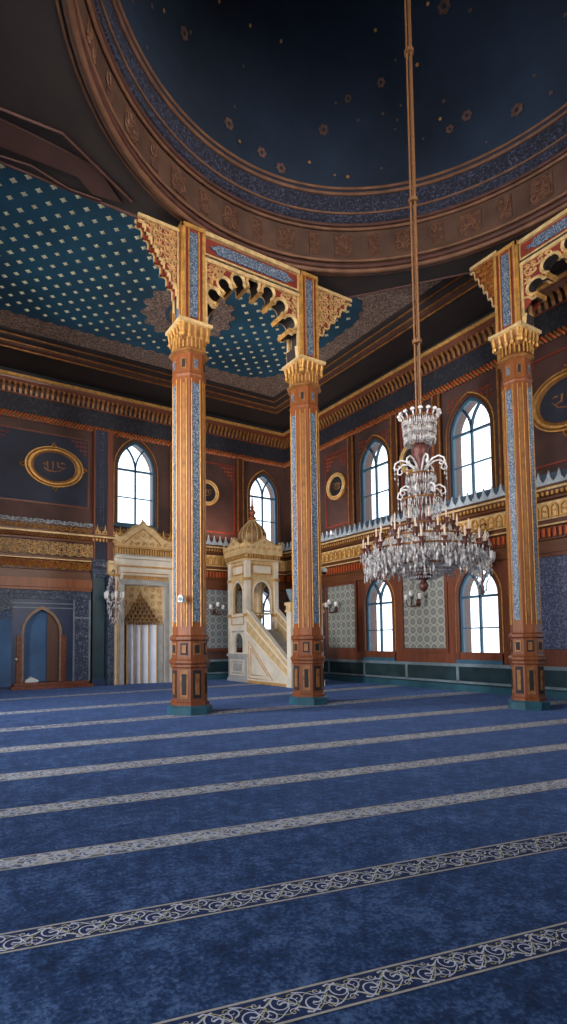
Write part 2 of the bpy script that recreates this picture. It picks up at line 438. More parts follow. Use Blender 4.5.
# ================================================================== WALLS
UP_R = [(15.05, 1.5, 6.15, 8.25, 9.3), (10.86, 1.5, 6.1, 8.2, 9.28), (5.6, 1.5, 6.1, 8.2, 9.28), (1.4, 1.5, 6.1, 8.2, 9.28)]
LO_R = [(14.97, 1.4, .98, 3.0, 4.0), (10.76, 1.4, .98, 2.95, 3.92), (5.6, 1.4, .98, 2.95, 3.92), (1.4, 1.4, .98, 2.95, 3.92)]
UP_Q = [(7.5, 1.62, 6.3, 8.55, 9.75), (13.63, 1.52, 6.05, 8.25, 9.35)]
LO_Q = [(13.63, 1.4, .98, 3.0, 4.0)]
def wall_body(name, T, a0, a1, holes, bands, z1=12.6, c0=-.55):
    """bands: (z0, z1, slot) painted horizontally; wall is one mesh"""
    mb = MB(T)
    hs = [gothic(*h) for h in holes]
    mb.mat(0); mb.poly([(a0, 0), (a1, 0), (a1, z1), (a0, z1)], c0, 0, hs, inner_k=1)
    for z0, zz, k in bands:
        mb.mat(k)
        cut = [h for h in hs if min(p[1] for p in h) > z0 and max(p[1] for p in h) < zz]
        mb.poly([(a0, z0), (a1, z0), (a1, zz), (a0, zz)], .0, .02, cut, back=False)
    return mb
wq = struct(wall_body('wall_qibla', on_qibla, XL, XR+.5, UP_Q+LO_Q, [(9.95, 10.85, 2), (11.2, 12.1, 3)]).build('wall_qibla', ['plum', 'wood_dark', 'band', 'charcoal'], loc=(0, 0, 0)))
wr = struct(wall_body('wall_right', on_right, YB, YQ, UP_R+LO_R, [(9.95, 10.85, 2), (11.2, 12.1, 3)]).build('wall_right', ['plum', 'wood_dark', 'band', 'charcoal'], loc=(0, 0, 0)))
mb = MB(lambda a, b, c: (XL+c, a, b)); mb.poly([(YB, 0), (YQ, 0), (YQ, 12.6), (YB, 12.6)], -.5, 0, [gothic(y, 1.8, z0, zs, zt) for y in (2.6, 8.2, 13.8) for z0, zs, zt in ((6.1, 8.3, 9.4), (1., 3., 4.1))], inner_k=0)
struct(mb.build('wall_left', ['wood_red'], loc=(0, 0, 0)))
mb = MB(lambda a, b, c: (a, YB+c, b)); mb.poly([(XL, 0), (XR, 0), (XR, 12.6), (XL, 12.6)], -.5, 0, [gothic(x, 1.8, z0, zs, zt) for x in (1., 6.5, 12.) for z0, zs, zt in ((6.1, 8.3, 9.4), (1., 3., 4.1))], inner_k=0)
struct(mb.build('wall_rear', ['wood_red'], loc=(0, 0, 0)))

wn = [0]
def window(T, normal, spec, upper, portal=True):
    wn[0] += 1; cx, w, z0, zs, zt = spec
    P = T(cx, z0, -.2)
    root = bpy.data.objects.new('window_%d' % wn[0], None); COL.objects.link(root); root.location = P; LOC[root] = P; struct(root)
    g = gothic(*spec); T0 = T; T = lambda a, b, c: T0(a, b, c+.11)
    # sash frame with mullion, transoms and Y tracery
    mb = MB(T)
    mb.poly(g, -.25, -.15, [gothic(cx, w-.16, z0+.08, zs, zt-.11)])
    mb.box(cx-.032, cx+.032, z0, zs+.02, -.24, -.16)
    H = zs-z0
    mb.box(cx-w/2+.03, cx+w/2-.03, zs-.045, zs+.03, -.24, -.16)
    mb.box(cx-w/2+.03, cx+w/2-.03, z0+H*.50-.02, z0+H*.50+.02, -.23, -.17)
    h = w/2; Hh = zt-zs; R = (h*h+Hh*Hh)/(2*h)
    for sg in (-1, 1):
        pts = []
        for i in range(9):
            t = (1.0-.02)*i/8*math.acos(max(-1, min(1, 1-h/R*.52)))
            pts.append((cx+sg*(R-R*math.cos(t))*1.0, zs+R*math.sin(t)))
        mb.ribbon(pts, .055, -.24, -.15, taper=False)
        mb.ribbon(pts, .055, -.15, -.24, taper=False)
    mb.build('sash_frame', 'winframe', root)
    mb = MB(T); mb.poly(gothic(cx, w-.04, z0+.02, zs, zt-.03), -.215, -.2, back=True); mb.build('pane', 'pane', root)
    # casing on the wall face
    T = T0; mb = MB(T)
    e = .09
    mb.poly(scale_g(*spec, e, .06), 0, .08, [g])
    mb.build('casing', 'wood_red' if not upper else 'wood_dark', root)
    mb = MB(T); mb.poly(scale_g(*spec, e+.035, .1), 0, .05, [scale_g(*spec, e, .06)]); mb.build('casing_bead', 'gold', root)
    mb = MB(T); mb.box(cx-w/2-.1, cx+w/2+.1, z0-.12, z0, -.5, .1); mb.build('sill', 'winframe', root)
    if portal:
        p = T(cx, (z0+zt)/2, -.3)
        area('window_portal', p, normal, w, zt-z0, 1, portal=True)
for s in UP_R[:2]: window(on_right, (-1, 0, 0), s, True)
for s in LO_R[:2]: window(on_right, (-1, 0, 0), s, False)
for s in UP_R[2:]: window(on_right, (-1, 0, 0), s, True)
for s in LO_R[2:]: window(on_right, (-1, 0, 0), s, False)
for s in UP_Q: window(on_qibla, (0, -1, 0), s, True)
for s in LO_Q: window(on_qibla, (0, -1, 0), s, False)

# ---- trims running round the two visible walls
tn = [0]
def trim(mb, mats, **kw):
    tn[0] += 1; o = mb.build('trim_%d' % tn[0], mats, **kw); return struct(o)
RUNS = ((on_qibla, XL, XR, 'q'), (on_right, YB, YQ, 'r'))
def run_profile(mb, a0, a1, prof):
    """closed profile [(c,b)] swept along a"""
    n = len(prof); vs = [(a0, b, c) for c, b in prof]+[(a1-max(c, 0), b, c) for c, b in prof]   # mitred in the corner
    mb.add(vs, [(i, (i+1) % n, (i+1) % n+n, i+n) for i in range(n)])
for T, a0, a1, w in RUNS:
    vis0 = 1.5 if w == 'q' else 5.0
    # ceiling cornice: deep cove with stepped lines
    mb = MB(T)
    mb.mat(0); run_profile(mb, a0, a1, [(0, 11.6), (1.45, 11.6), (1.45, 11.66), (1.6, 11.7), (1.6, 11.8), (1.78, 11.86), (1.78, 11.95), (1.95, 12.0), (1.95, 12.1), (0, 12.1)])
    mb.mat(1)
    for c, b, h in ((1.46, 11.60, .05), (1.62, 11.74, .05), (1.80, 11.90, .04)):
        run_profile(mb, a0, a1, [(c-.04, b), (c+.03, b), (c+.03, b+h), (c-.04, b+h)])
    mb.mat(2)
    run_profile(mb, a0, a1, [(1.50, 11.66), (1.61, 11.69), (1.61, 11.73), (1.5, 11.7)])
    trim(mb, ['soffit', 'gold_dull', 'ring_red'], loc=(0, 0, 0))
    # bracketed gold cornice
    mb = MB(T)
    mb.mat(0); run_profile(mb, a0, a1, [(0, 11.05), (.12, 11.05), (.2, 11.18), (.22, 11.26), (0, 11.26)])
    mb.mat(1); run_profile(mb, a0, a1, [(0, 11.24), (.26, 11.24), (.3, 11.29), (.3, 11.34), (.24, 11.37), (0, 11.37)])
    mb.mat(2); x = vis0
    while x < a1-.05:
        mb.add([(x+da, b, c) for da in (0, .085) for c, b in ((0, 10.74), (.05, 10.74), (.1, 10.9), (.2, 11.0), (.2, 11.08), (0, 11.08))],
               [(0, 1, 2, 3, 4, 5), (11, 10, 9, 8, 7, 6)]+[(i, (i+1) % 6, (i+1) % 6+6, i+6) for i in range(6)])
        x += .19
    mb.mat(0); run_profile(mb, a0, a1, [(0, 10.68), (.05, 10.68), (.05, 10.74), (0, 10.74)])
    trim(mb, ['wood_red', 'gold', 'gold_dull'], loc=(0, 0, 0))
    # twisted rope moulding
    mb = MB(T); x = vis0
    mb.mat(0); run_profile(mb, a0, a1, [(0, 9.80), (.06, 9.80), (.08, 9.9), (.06, 10.0), (0, 10.0)])
    k = 0
    while x < a1:
        mb.mat(1+k % 2)
        mb.tube([(x-.06, 9.80, .05), (x-.02, 9.86, .13), (x+.05, 9.95, .13), (x+.1, 10.01, .05)], .04, 5)
        x += .12; k += 1
    trim(mb, ['wood_dark', 'redgold', 'gold_dull'], loc=(0, 0, 0))
    # gallery frieze: fascia, teeth, gilt arcade, crest
    mb = MB(T); A0 = vis0
    mb.mat(0)
    run_profile(mb, a0, a1, [(0, 3.95), (.14, 3.95), (.14, 4.28), (.18, 4.3), (0, 4.3)])
    run_profile(mb, a0, a1, [(0, 4.3), (.2, 4.3), (.2, 4.42), (.24, 4.62), (.30, 4.66), (.30, 4.72), (0, 4.72)])
    run_profile(mb, a0, a1, [(0, 4.72), (.26, 4.72), (.26, 4.78), (.22, 4.8), (.22, 5.36), (.3, 5.38), (.3, 5.44), (.38, 5.5), (.42, 5.62), (.42, 5.72), (0, 5.72)])
    mb.mat(1); run_profile(mb, a0, a1, [(.22, 4.84), (.245, 4.84), (.245, 5.32), (.22, 5.32)])
    run_profile(mb, a0, a1, [(.42, 5.60), (.44, 5.60), (.44, 5.66), (.42, 5.66)])
    run_profile(mb, a0, a1, [(.29, 4.66), (.32, 4.66), (.32, 4.70), (.29, 4.70)])
    mb.mat(2); x = A0
    while x < a1-.4:                              # dentils or scrolls of the lower band
        if w == 'r' or x > 5.6: mb.box(x, x+.07, 4.36, 4.60, .2, .28); x += .15
        else: mb.ribbon(spiral(x+.08, 4.48, .1, 1.3, x*7, 1, 9), .045, .2, .27); x += .17
    mb.mat(3); x = A0
    while x < a1-.4:                              # dentils under the crest
        if w == 'r' or x > 5.6: mb.box(x, x+.06, 5.46, 5.58, .3, .40); x += .13
        else: mb.ribbon(spiral(x+.07, 5.53, .075, 1.3, x*5, -1, 8), .04, .36, .46); x += .13
    mb.mat(3); x = A0+.1
    x = 5.76 if w == 'q' else x
    while x < a1-.5:                              # little arcade
        g = gothic(x+.11, .22, 4.88, 5.12, 5.27, 3); g2 = gothic(x+.11, .14, 4.92, 5.12, 5.22, 3)
        mb.poly(g, .245, .30, [g2], back=False)
        mb.ribbon(spiral(x+.11, 5.05, .05, 1, 0, 1, 6), .02, .245, .275)
        x += .27
    if w == 'r':
        mb.mat(4); run_profile(mb, a0, a1, [(.0, 5.72), (.34, 5.72), (.34, 6.06), (.0, 6.06)])
        mb.mat(5); x = A0
        while x < a1-.4:                          # zigzag crest
            mb.poly([(x, 5.74), (x+.28, 5.74), (x+.28, 5.80), (x+.19, 5.92), (x+.14, 6.12), (x+.09, 5.92), (x, 5.80)], .36, .42); x += .28
    else:
        mb.mat(4); run_profile(mb, a0, a1, [(.0, 5.72), (.30, 5.72), (.30, 5.9), (.0, 5.9)])
        mb.mat(5); x = A0
        while x < a1-.45:                         # pierced scrolling crest, then plain zigzag
            if x > 9.3:
                if mb.k == 5: mb.mat(7); mb.box(9.3, a1-.34, 5.72, 6.04, 0, .34); mb.mat(6)
                mb.poly([(x, 5.74), (x+.28, 5.74), (x+.28, 5.80), (x+.19, 5.92), (x+.14, 6.12), (x+.09, 5.92), (x, 5.80)], .36, .42); x += .28
                continue
            if x > 5.6: mb.poly([(x, 5.72), (x+.30, 5.72), (x+.27, 5.86), (x+.19, 5.90), (x+.15, 6.12), (x+.11, 5.90), (x+.03, 5.86)], .31, .37, [[(x+.11, 5.77), (x+.19, 5.77), (x+.15, 5.86)]])
            mb.ribbon(spiral(x+.0, 5.96, .09, 1.1, 0, 1, 8), .035, .32, .38); x += .30
    if w == 'q':                                  # dense carved bands over the doorway bay
        yes = lambda x, z: True
        mb.mat(7); mb.box(1.5, 5.66, 5.74, 6.06, 0, .33); mb.box(1.5, 5.66, 4.83, 5.33, .245, .26); mb.box(1.5, 5.66, 4.33, 4.62, .2, .215)
        mb.mat(6); scrolls(mb, yes, 1.5, 5.66, 5.96, 6.12, .15, .05, .36, .40)
        mb.mat(3); scrolls(mb, yes, 1.5, 5.66, 5.72, 5.95, .16, .05, .34, .39)
        mb.mat(1); scrolls(mb, yes, 1.5, 5.66, 4.84, 5.32, .16, .06, .27, .33)
        mb.mat(3); scrolls(mb, yes, 1.5, 5.66, 4.36, 4.62, .15, .06, .22, .29)
    trim(mb, ['wood_h' if w == 'q' else 'wood_hy', 'gold_pale', 'redgold', 'gold', 'crest_dark' if w == 'r' else 'wood_dark', 'crest' if w == 'r' else 'ochre', 'crest', 'crest_dark' if w == 'r' else 'wood_dark'], loc=(0, 0, 0))
    # marble dado
    if w == 'q': segs = [(9.6, XR)]
    else: segs = [(YB, YQ)]
    for s0, s1 in segs:
        mb = MB(T); mb.mat(0); mb.box(s0, s1, 0, .86, 0, .1)
        mb.mat(1); mb.box(s0, s1, .76, .86, 0, .14); mb.box(s0, s1, .24, .31, 0, .125)
        mb.mat(2); mb.box(s0, s1, 0, .2, 0, .16)
        x = s1-1.0
        while x > s0:
            mb.mat(1); mb.box(x-.05, x+.05, .28, .8, 0, .125); x -= 2.1
        trim(mb, ['dado', 'dado_frame', 'teal'], loc=(0, 0, 0))

# ---- wall panelling of the right wall and of the qibla wall beside the minbar
def frame_rect(mb, a0, a1, b0, b1, t, c0, c1):
    mb.poly([(a0, b0), (a1, b0), (a1, b1), (a0, b1)], c0, c1, [[(a0+t, b0+t), (a1-t, b0+t), (a1-t, b1-t), (a0+t, b1-t)]])
for a0, a1 in ((16.1, 18.0), (11.85, 13.85), (6.7, 9.65), (2.5, 4.5)):
    mb = MB(on_right); mb.box(a0+.08, a1-.08, 1.33, 3.93, 0, .04); mb.build('tile_panel', 'tile_y' if a0 > 8 else 'tile_blue', wr)
    mb = MB(on_right); frame_rect(mb, a0, a1, 1.2, 3.96, .11, 0, .09); mb.build('panel_frame', 'wood_red', wr)
mb = MB(on_right)                                  # timber field between the tiles
mb.box(YB, YQ, .86, 1.2, 0, .05)
mb.build('timber_rail', 'wood_red', wr)
for yc in (14.97, 10.76, 5.6):
    mb = MB(on_right)
    z = LO_R[0]; mb.poly([(yc-1.1, 1.2), (yc+1.1, 1.2), (yc+1.1, 3.95), (yc-1.1, 3.95)], 0, .045, [gothic(yc, 1.68, 1.21, 2.95, 3.93)] )
    mb.build('timber_surround', 'wood_red', wr)
for a0, a1 in ((9.85, 12.55),):
    mb = MB(on_qibla); mb.box(a0+.1, a1-.1, 1.33, 3.93, 0, .04); mb.build('tile_panel', 'tile_x', wq)
    mb = MB(on_qibla); frame_rect(mb, a0, a1, 1.2, 3.96, .11, 0, .09); mb.build('panel_frame', 'wood_red', wq)
# pilaster strips and painted panels of the upper wall
def pil(T, a, w, z0, z1, parent, m='wood_dark'):
    mb = MB(T); mb.box(a-w/2, a+w/2, z0, z1, 0, .12); mb.build('pilaster', m, parent)
    for s in (-1, 1):
        mb = MB(T); mb.box(a+s*w/2-.025, a+s*w/2+.025, z0, z1, .1, .15); mb.build('pilaster_bead', 'gold_dull', parent)
for yc in (16.25, 13.92, 12.05, 9.65, 6.6, 4.5): pil(on_right, yc, .26, 5.75, 9.8, wr)
for xc in (9.1, 12.35): pil(on_qibla, xc, .26, 5.75, 9.8, wq)
def painted_panel(T, a0, a1, b0, b1, parent, ground=None, frame='redpaint'):
    mb = MB(T)
    frame_rect(mb, a0, a1, b0, b1, .06, .0, .035)
    mb.build('panel_border', frame, parent)
    if ground:
        mb = MB(T); mb.box(a0+.06, a1-.06, b0+.06, b1-.06, 0, .03); mb.build('panel_field', ground, parent)
    mb = MB(T)
    for ca, sa in ((a0+.1, 1), (a1-.1, -1)):
        for cb, sb in ((b1-.1, -1),):
            for i in range(4):
                for j in range(4-i):
                    mb.ribbon(spiral(ca+sa*(.09+i*.15), cb+sb*(.09+j*.15), .07, 1.1, 0, sa*sb, 8), .03, .03, .05)
    mb.build('corner_scroll', 'redgold', parent)
painted_panel(on_right, 16.5, 17.95, 6.35, 9.45, wr)
painted_panel(on_right, 12.3, 13.7, 6.35, 9.45, wr)
painted_panel(on_right, 6.78, 9.4, 6.35, 9.45, wr)
painted_panel(on_qibla, 9.35, 12.1, 6.35, 9.45, wq)
painted_panel(on_qibla, 2.0, 5.62, 6.75, 9.45, wq, 'navy_wall', 'wood_red')
for yc, zt in ((15.05, 9.3), (10.86, 9.28)):      # stencilled scrolls over the window heads
    mb = MB(on_right)
    for i in range(-5, 6):
        for j in range(3):
            a = yc+i*.15; b = 9.05+j*.16+.0
            lim = gothic(yc, 1.9, 6, 8.2, 9.55)
            hh = 9.45-abs(i*.15)*1.05
            if b > hh: mb.ribbon(spiral(a, b, .065, 1.1, i, 1, 8), .028, .0, .03)
    mb.build('corner_scroll', 'redgold', wr)

# ================================================================== CEILING
def ceiling():
    mb = MB(lambda a, b, c: (a, b, c))
    outer = [(XL, 11.42), (10.2, 11.42), (12.6, 8.86), (12.6, YB), (XR, YB), (XR, YQ), (XL, YQ)]
    mb.mat(1)
    mb.poly(outer, ZC, ZC+.35)
    o = mb.build('ceiling', ['ceil', 'stencil'], loc=(0, 0, 0)); struct(o)
    # blue fields with scalloped edge
    def field(x0, x1, y0, y1, rc=1.2):
        pts = []; n = int((x1-x0)/.42); m = int((y1-y0)/.42)
        def edge(p, q, k):
            for i in range(k):
                for t in (0, .5):
                    s = (i+t)/k; a = p[0]+(q[0]-p[0])*s; b = p[1]+(q[1]-p[1])*s
                    dx, dy = q[0]-p[0], q[1]-p[1]; L = math.hypot(dx, dy)
                    off = .09 if t else -.02
                    pts.append((a+dy/L*off, b-dx/L*off))
        c = [(x0+rc, y0), (x1-rc, y0), (x1-.35*rc, y0+.35*rc), (x1, y0+rc), (x1, y1-rc), (x1-.35*rc, y1-.35*rc), (x1-rc, y1), (x0+rc, y1), (x0+.35*rc, y1-.35*rc), (x0, y1-rc), (x0, y0+rc), (x0+.35*rc, y0+.35*rc)]
        for i in range(len(c)):
            p, q = c[i], c[(i+1) % len(c)]; edge(p, q, max(1, int(math.hypot(q[0]-p[0], q[1]-p[1])/.42)))
        return pts
    for nm, (x0, x1, y0, y1) in (('a', (-2.0, 12.15, 11.85, 17.95)), ('b', (12.6, 12.95, 1, 7))):
        if nm == 'b': continue
        mb = MB(); mb.poly(field(x0, x1, y0, y1), ZC-.02, ZC); mb.build('painted_sky', 'ceil', o)
        mb = MB(); p = .55
        def dots():
            i = 0; y = y0+.3
            while y < y1-.25:
                x = x0+.35+(p/2 if i % 2 else 0)
                while x < x1-.3:
                    if math.hypot(x-7.25, y-15.35) > 1.62 and not (x > x1-.8 and (y < y0+.8 or y > y1-.8)):
                        yield x, y
                    x += p
                y += p/2; i += 1
        for x, y in dots():
            r = .088+rnd.uniform(-.008, .008)
            vs = [(x+r*(1 if k % 2 == 0 else .62)*math.cos(PI*k/4), y+r*(1 if k % 2 == 0 else .62)*math.sin(PI*k/4), ZC-.022) for k in range(8)]
            vs.append((x, y, ZC-.05)); mb.add(vs, [(k, (k+1) % 8, 8) for k in range(8)])
        so = mb.build('gilded_stars', 'star', o); so['kind'] = 'stuff'
    # rosette
    mb = MB(); cx, cy = 7.25, 15.35
    pts = [(cx+(1.42+.1*math.cos(16*t))*math.cos(t), cy+(1.42+.1*math.cos(16*t))*math.sin(t)) for t in [2*PI*i/96 for i in range(96)]]
    mb.mat(0); mb.poly(pts, ZC-.04, ZC-.01)
    for r0, r1, k, h in ((.62, .74, 1, .06), (.52, .62, 2, .09), (.3, .5, 3, .07)):
        mb.mat(k); ring = lambda r: [(cx+r*math.cos(2*PI*i/32), cy+r*math.sin(2*PI*i/32)) for i in range(32)]
        mb.poly(ring(r1), ZC-h, ZC-.02, [ring(r0)])
    mb.mat(2); mb.poly([(cx+.3*math.cos(2*PI*i/16), cy+.3*math.sin(2*PI*i/16)) for i in range(16)], ZC-.1, ZC-.02)
    mb.mat(3)
    for i in range(8):
        t = 2*PI*i/8; mb.ribbon(spiral(cx+.4*math.cos(t), cy+.4*math.sin(t), .12, 1.2, t, 1, 8), .05, ZC-.08, ZC-.11)
    mb.build('ceiling_rosette', ['stencil', 'crest_dark', 'gold_dull', 'gold'], o)
ceiling()

DX, DY = 6.88, 5.7
def soffit():
    mb = MB(); circ = [(DX+5.66*math.cos(2*PI*i/96), DY+5.66*math.sin(2*PI*i/96)) for i in range(96)]
    # keep the opening clear of the outline
    out = [(XL, YB), (12.65, YB), (12.65, 8.9), (10.3, 11.62), (XL, 11.62)]
    mb.mat(0); mb.poly(out, 11.42, ZC+.3, [circ])
    o = mb.build('ceiling', ['soffit'], loc=(0, 0, 0)); struct(o)
    mb = MB()                                    # edge beads along the inner side
    for r, z, k in ((5.78, 11.42, 0),):
        mb.mat(0); mb.tube([(DX+r*math.cos(2*PI*i/72), DY+r*math.sin(2*PI*i/72), z) for i in range(72)], .03, 5, closed=True)
    mb.build('soffit_bead', 'ring_line', o)
    mb = MB(); mb.tube([(XL, 11.60, 11.42), (10.28, 11.60, 11.42), (12.63, 8.88, 11.42), (12.63, YB, 11.42)], .04, 5)
    mb.build('edge_moulding', 'ring_red', o)
    # faded red painted cartouche near the left edge
    mb = MB(); mb.mat(0)
    z0 = 11.415
    mb.poly([(.7, 10.55), (3.0, 10.7), (3.7, 11.35), (3.1, 11.45), (2.7, 11.15), (1.0, 11.2), (.8, 11.45), (.5, 11.4)], z0-.03, z0)
    mb.mat(1)
    mb.tube([(.4, 11.3, z0-.03), (.55, 10.4, z0-.03), (2.2, 10.3, z0-.03), (3.9, 11.2, z0-.03)], .03, 5)
    mb.tube([(.6, 11.5, z0-.03), (1.8, 11.35, z0-.03), (2.6, 11.55, z0-.03), (3.3, 11.5, z0-.03)], .02, 5)
    mb.build('painted_cartouche', ['soffit_red', 'ring_red'], o)
soffit()

def dome():
    # drum ring: moulding - motif frieze - moulding - blue band - gilt lip
    C = (DX, DY, 0)
    n = 96
    def band(prof, mat, name, parent=None, smooth=True):
        mb = MB(); mb.lathe(prof, DX, DY, n, cap=False); return mb.build(name, mat, parent, smooth=False, loc=(0, 0, 0) if parent is None else None, recalc=False)
    root = band([(5.70, 11.36), (5.62, 11.36), (5.60, 11.42), (5.64, 11.50), (5.58, 11.56), (5.62, 11.62), (5.60, 12.62)], 'ring', 'ceiling_drum'); struct(root)
    root.name = 'ceiling'
    mb = MB()
    def torus(r, z, t): mb.tube([(DX+r*math.cos(2*PI*i/n), DY+r*math.sin(2*PI*i/n), z) for i in range(n)], t, 6, closed=True)
    torus(5.60, 11.40, .06); torus(5.56, 11.66, .045); torus(5.55, 12.52, .045); torus(5.50, 12.72, .06); torus(5.42, 12.86, .03); torus(5.36, 13.34, .05); torus(5.30, 13.44, .04)
    mb.build('ring_moulding', 'ring_line', root, smooth=True)
    mb = MB(); torus(5.58, 11.52, .06); torus(5.53, 12.62, .05); mb.build('red_moulding', 'ring_red', root, smooth=True)
    mb = MB()
    k = 44
    for i in range(k):
        t0 = 2*PI*i/k; dt = 2*PI/k
        wv = .30 if i % 2 else .17
        r = 5.585
        vs = []; 
        a, b = t0+dt*(.5-wv), t0+dt*(.5+wv)
        for q in range(4):
            tt = a+(b-a)*q/3; vs += [(DX+r*math.cos(tt), DY+r*math.sin(tt), 11.82), (DX+r*math.cos(tt), DY+r*math.sin(tt), 12.40)]
        mb.add(vs, [(2*q, 2*q+2, 2*q+3, 2*q+1) for q in range(3)])
    mb.build('calligraphy_motif', 'ring_motif', root, recalc=False)
    mb = MB()
    for i in range(k):                            # loops of gold script in each cartouche
        t0 = 2*PI*(i+.5)/k
        for j, (dt_, zz, rr) in enumerate(((-.018, 12.0, .1), (.012, 12.2, .13), (.03, 11.98, .09))):
            if i % 2 == 0 and j != 1: continue
            pts = spiral(0, 0, rr, 1.1, i+j, 1, 8)
            mb.tube([(DX+5.57*math.cos(t0+dt_+px/5.57), DY+5.57*math.sin(t0+dt_+px/5.57), zz+py*1.5) for px, py in pts], .016, 4)
    mb.build('gold_script', 'ring_line', root)
    band([(5.60, 12.60), (5.44, 12.66), (5.44, 12.84), (5.40, 12.86), (5.38, 13.32)], 'ring_blue', 'bead_band', root)
    # shell
    prof = [(5.36, 13.34), (5.28, 13.46)]
    for i in range(1, 17):
        t = PI/2*i/16; prof.append((5.28*math.cos(t)+.001, 13.46+4.6*math.sin(t)))
    sh = band(prof, 'dome', 'dome_shell', root)
    mb = MB()
    def on(th, t, r=1.0):
        return Vector((DX+5.26*math.cos(t)*math.cos(th), DY+5.26*math.cos(t)*math.sin(th), 13.46+4.58*math.sin(t)))
    rr = random.Random(3)
    for i in range(240):
        th = rr.uniform(0, 2*PI); t = math.asin(rr.uniform(0.04, .98)); big = rr.random() < .22
        p = on(th, t); n_ = Vector((-math.cos(t)*math.cos(th), -math.cos(t)*math.sin(th), -math.sin(t))).normalized()
        x = n_.orthogonal().normalized(); y = n_.cross(x); s = rr.uniform(.10, .16) if big else rr.uniform(.03, .05)
        mb.mat(0 if (big or rr.random() < .6) else 1)
        if big:
            for q in range(6):
                a = 2*PI*q/6+i; c = p+n_*.02+(x*math.cos(a)+y*math.sin(a))*s*.6
                mb.add([tuple(c+(x*math.cos(2*PI*k/5+a)+y*math.sin(2*PI*k/5+a))*s*.38) for k in range(5)], [(0, 1, 2, 3, 4)])
        else:
            mb.add([tuple(p+n_*.02+(x*math.cos(2*PI*k/5)+y*math.sin(2*PI*k/5))*s) for k in range(5)], [(0, 1, 2, 3, 4)])
    so = mb.build('painted_stars', ['star_dim', 'gold'], root, recalc=False); so['kind'] = 'stuff'
dome()

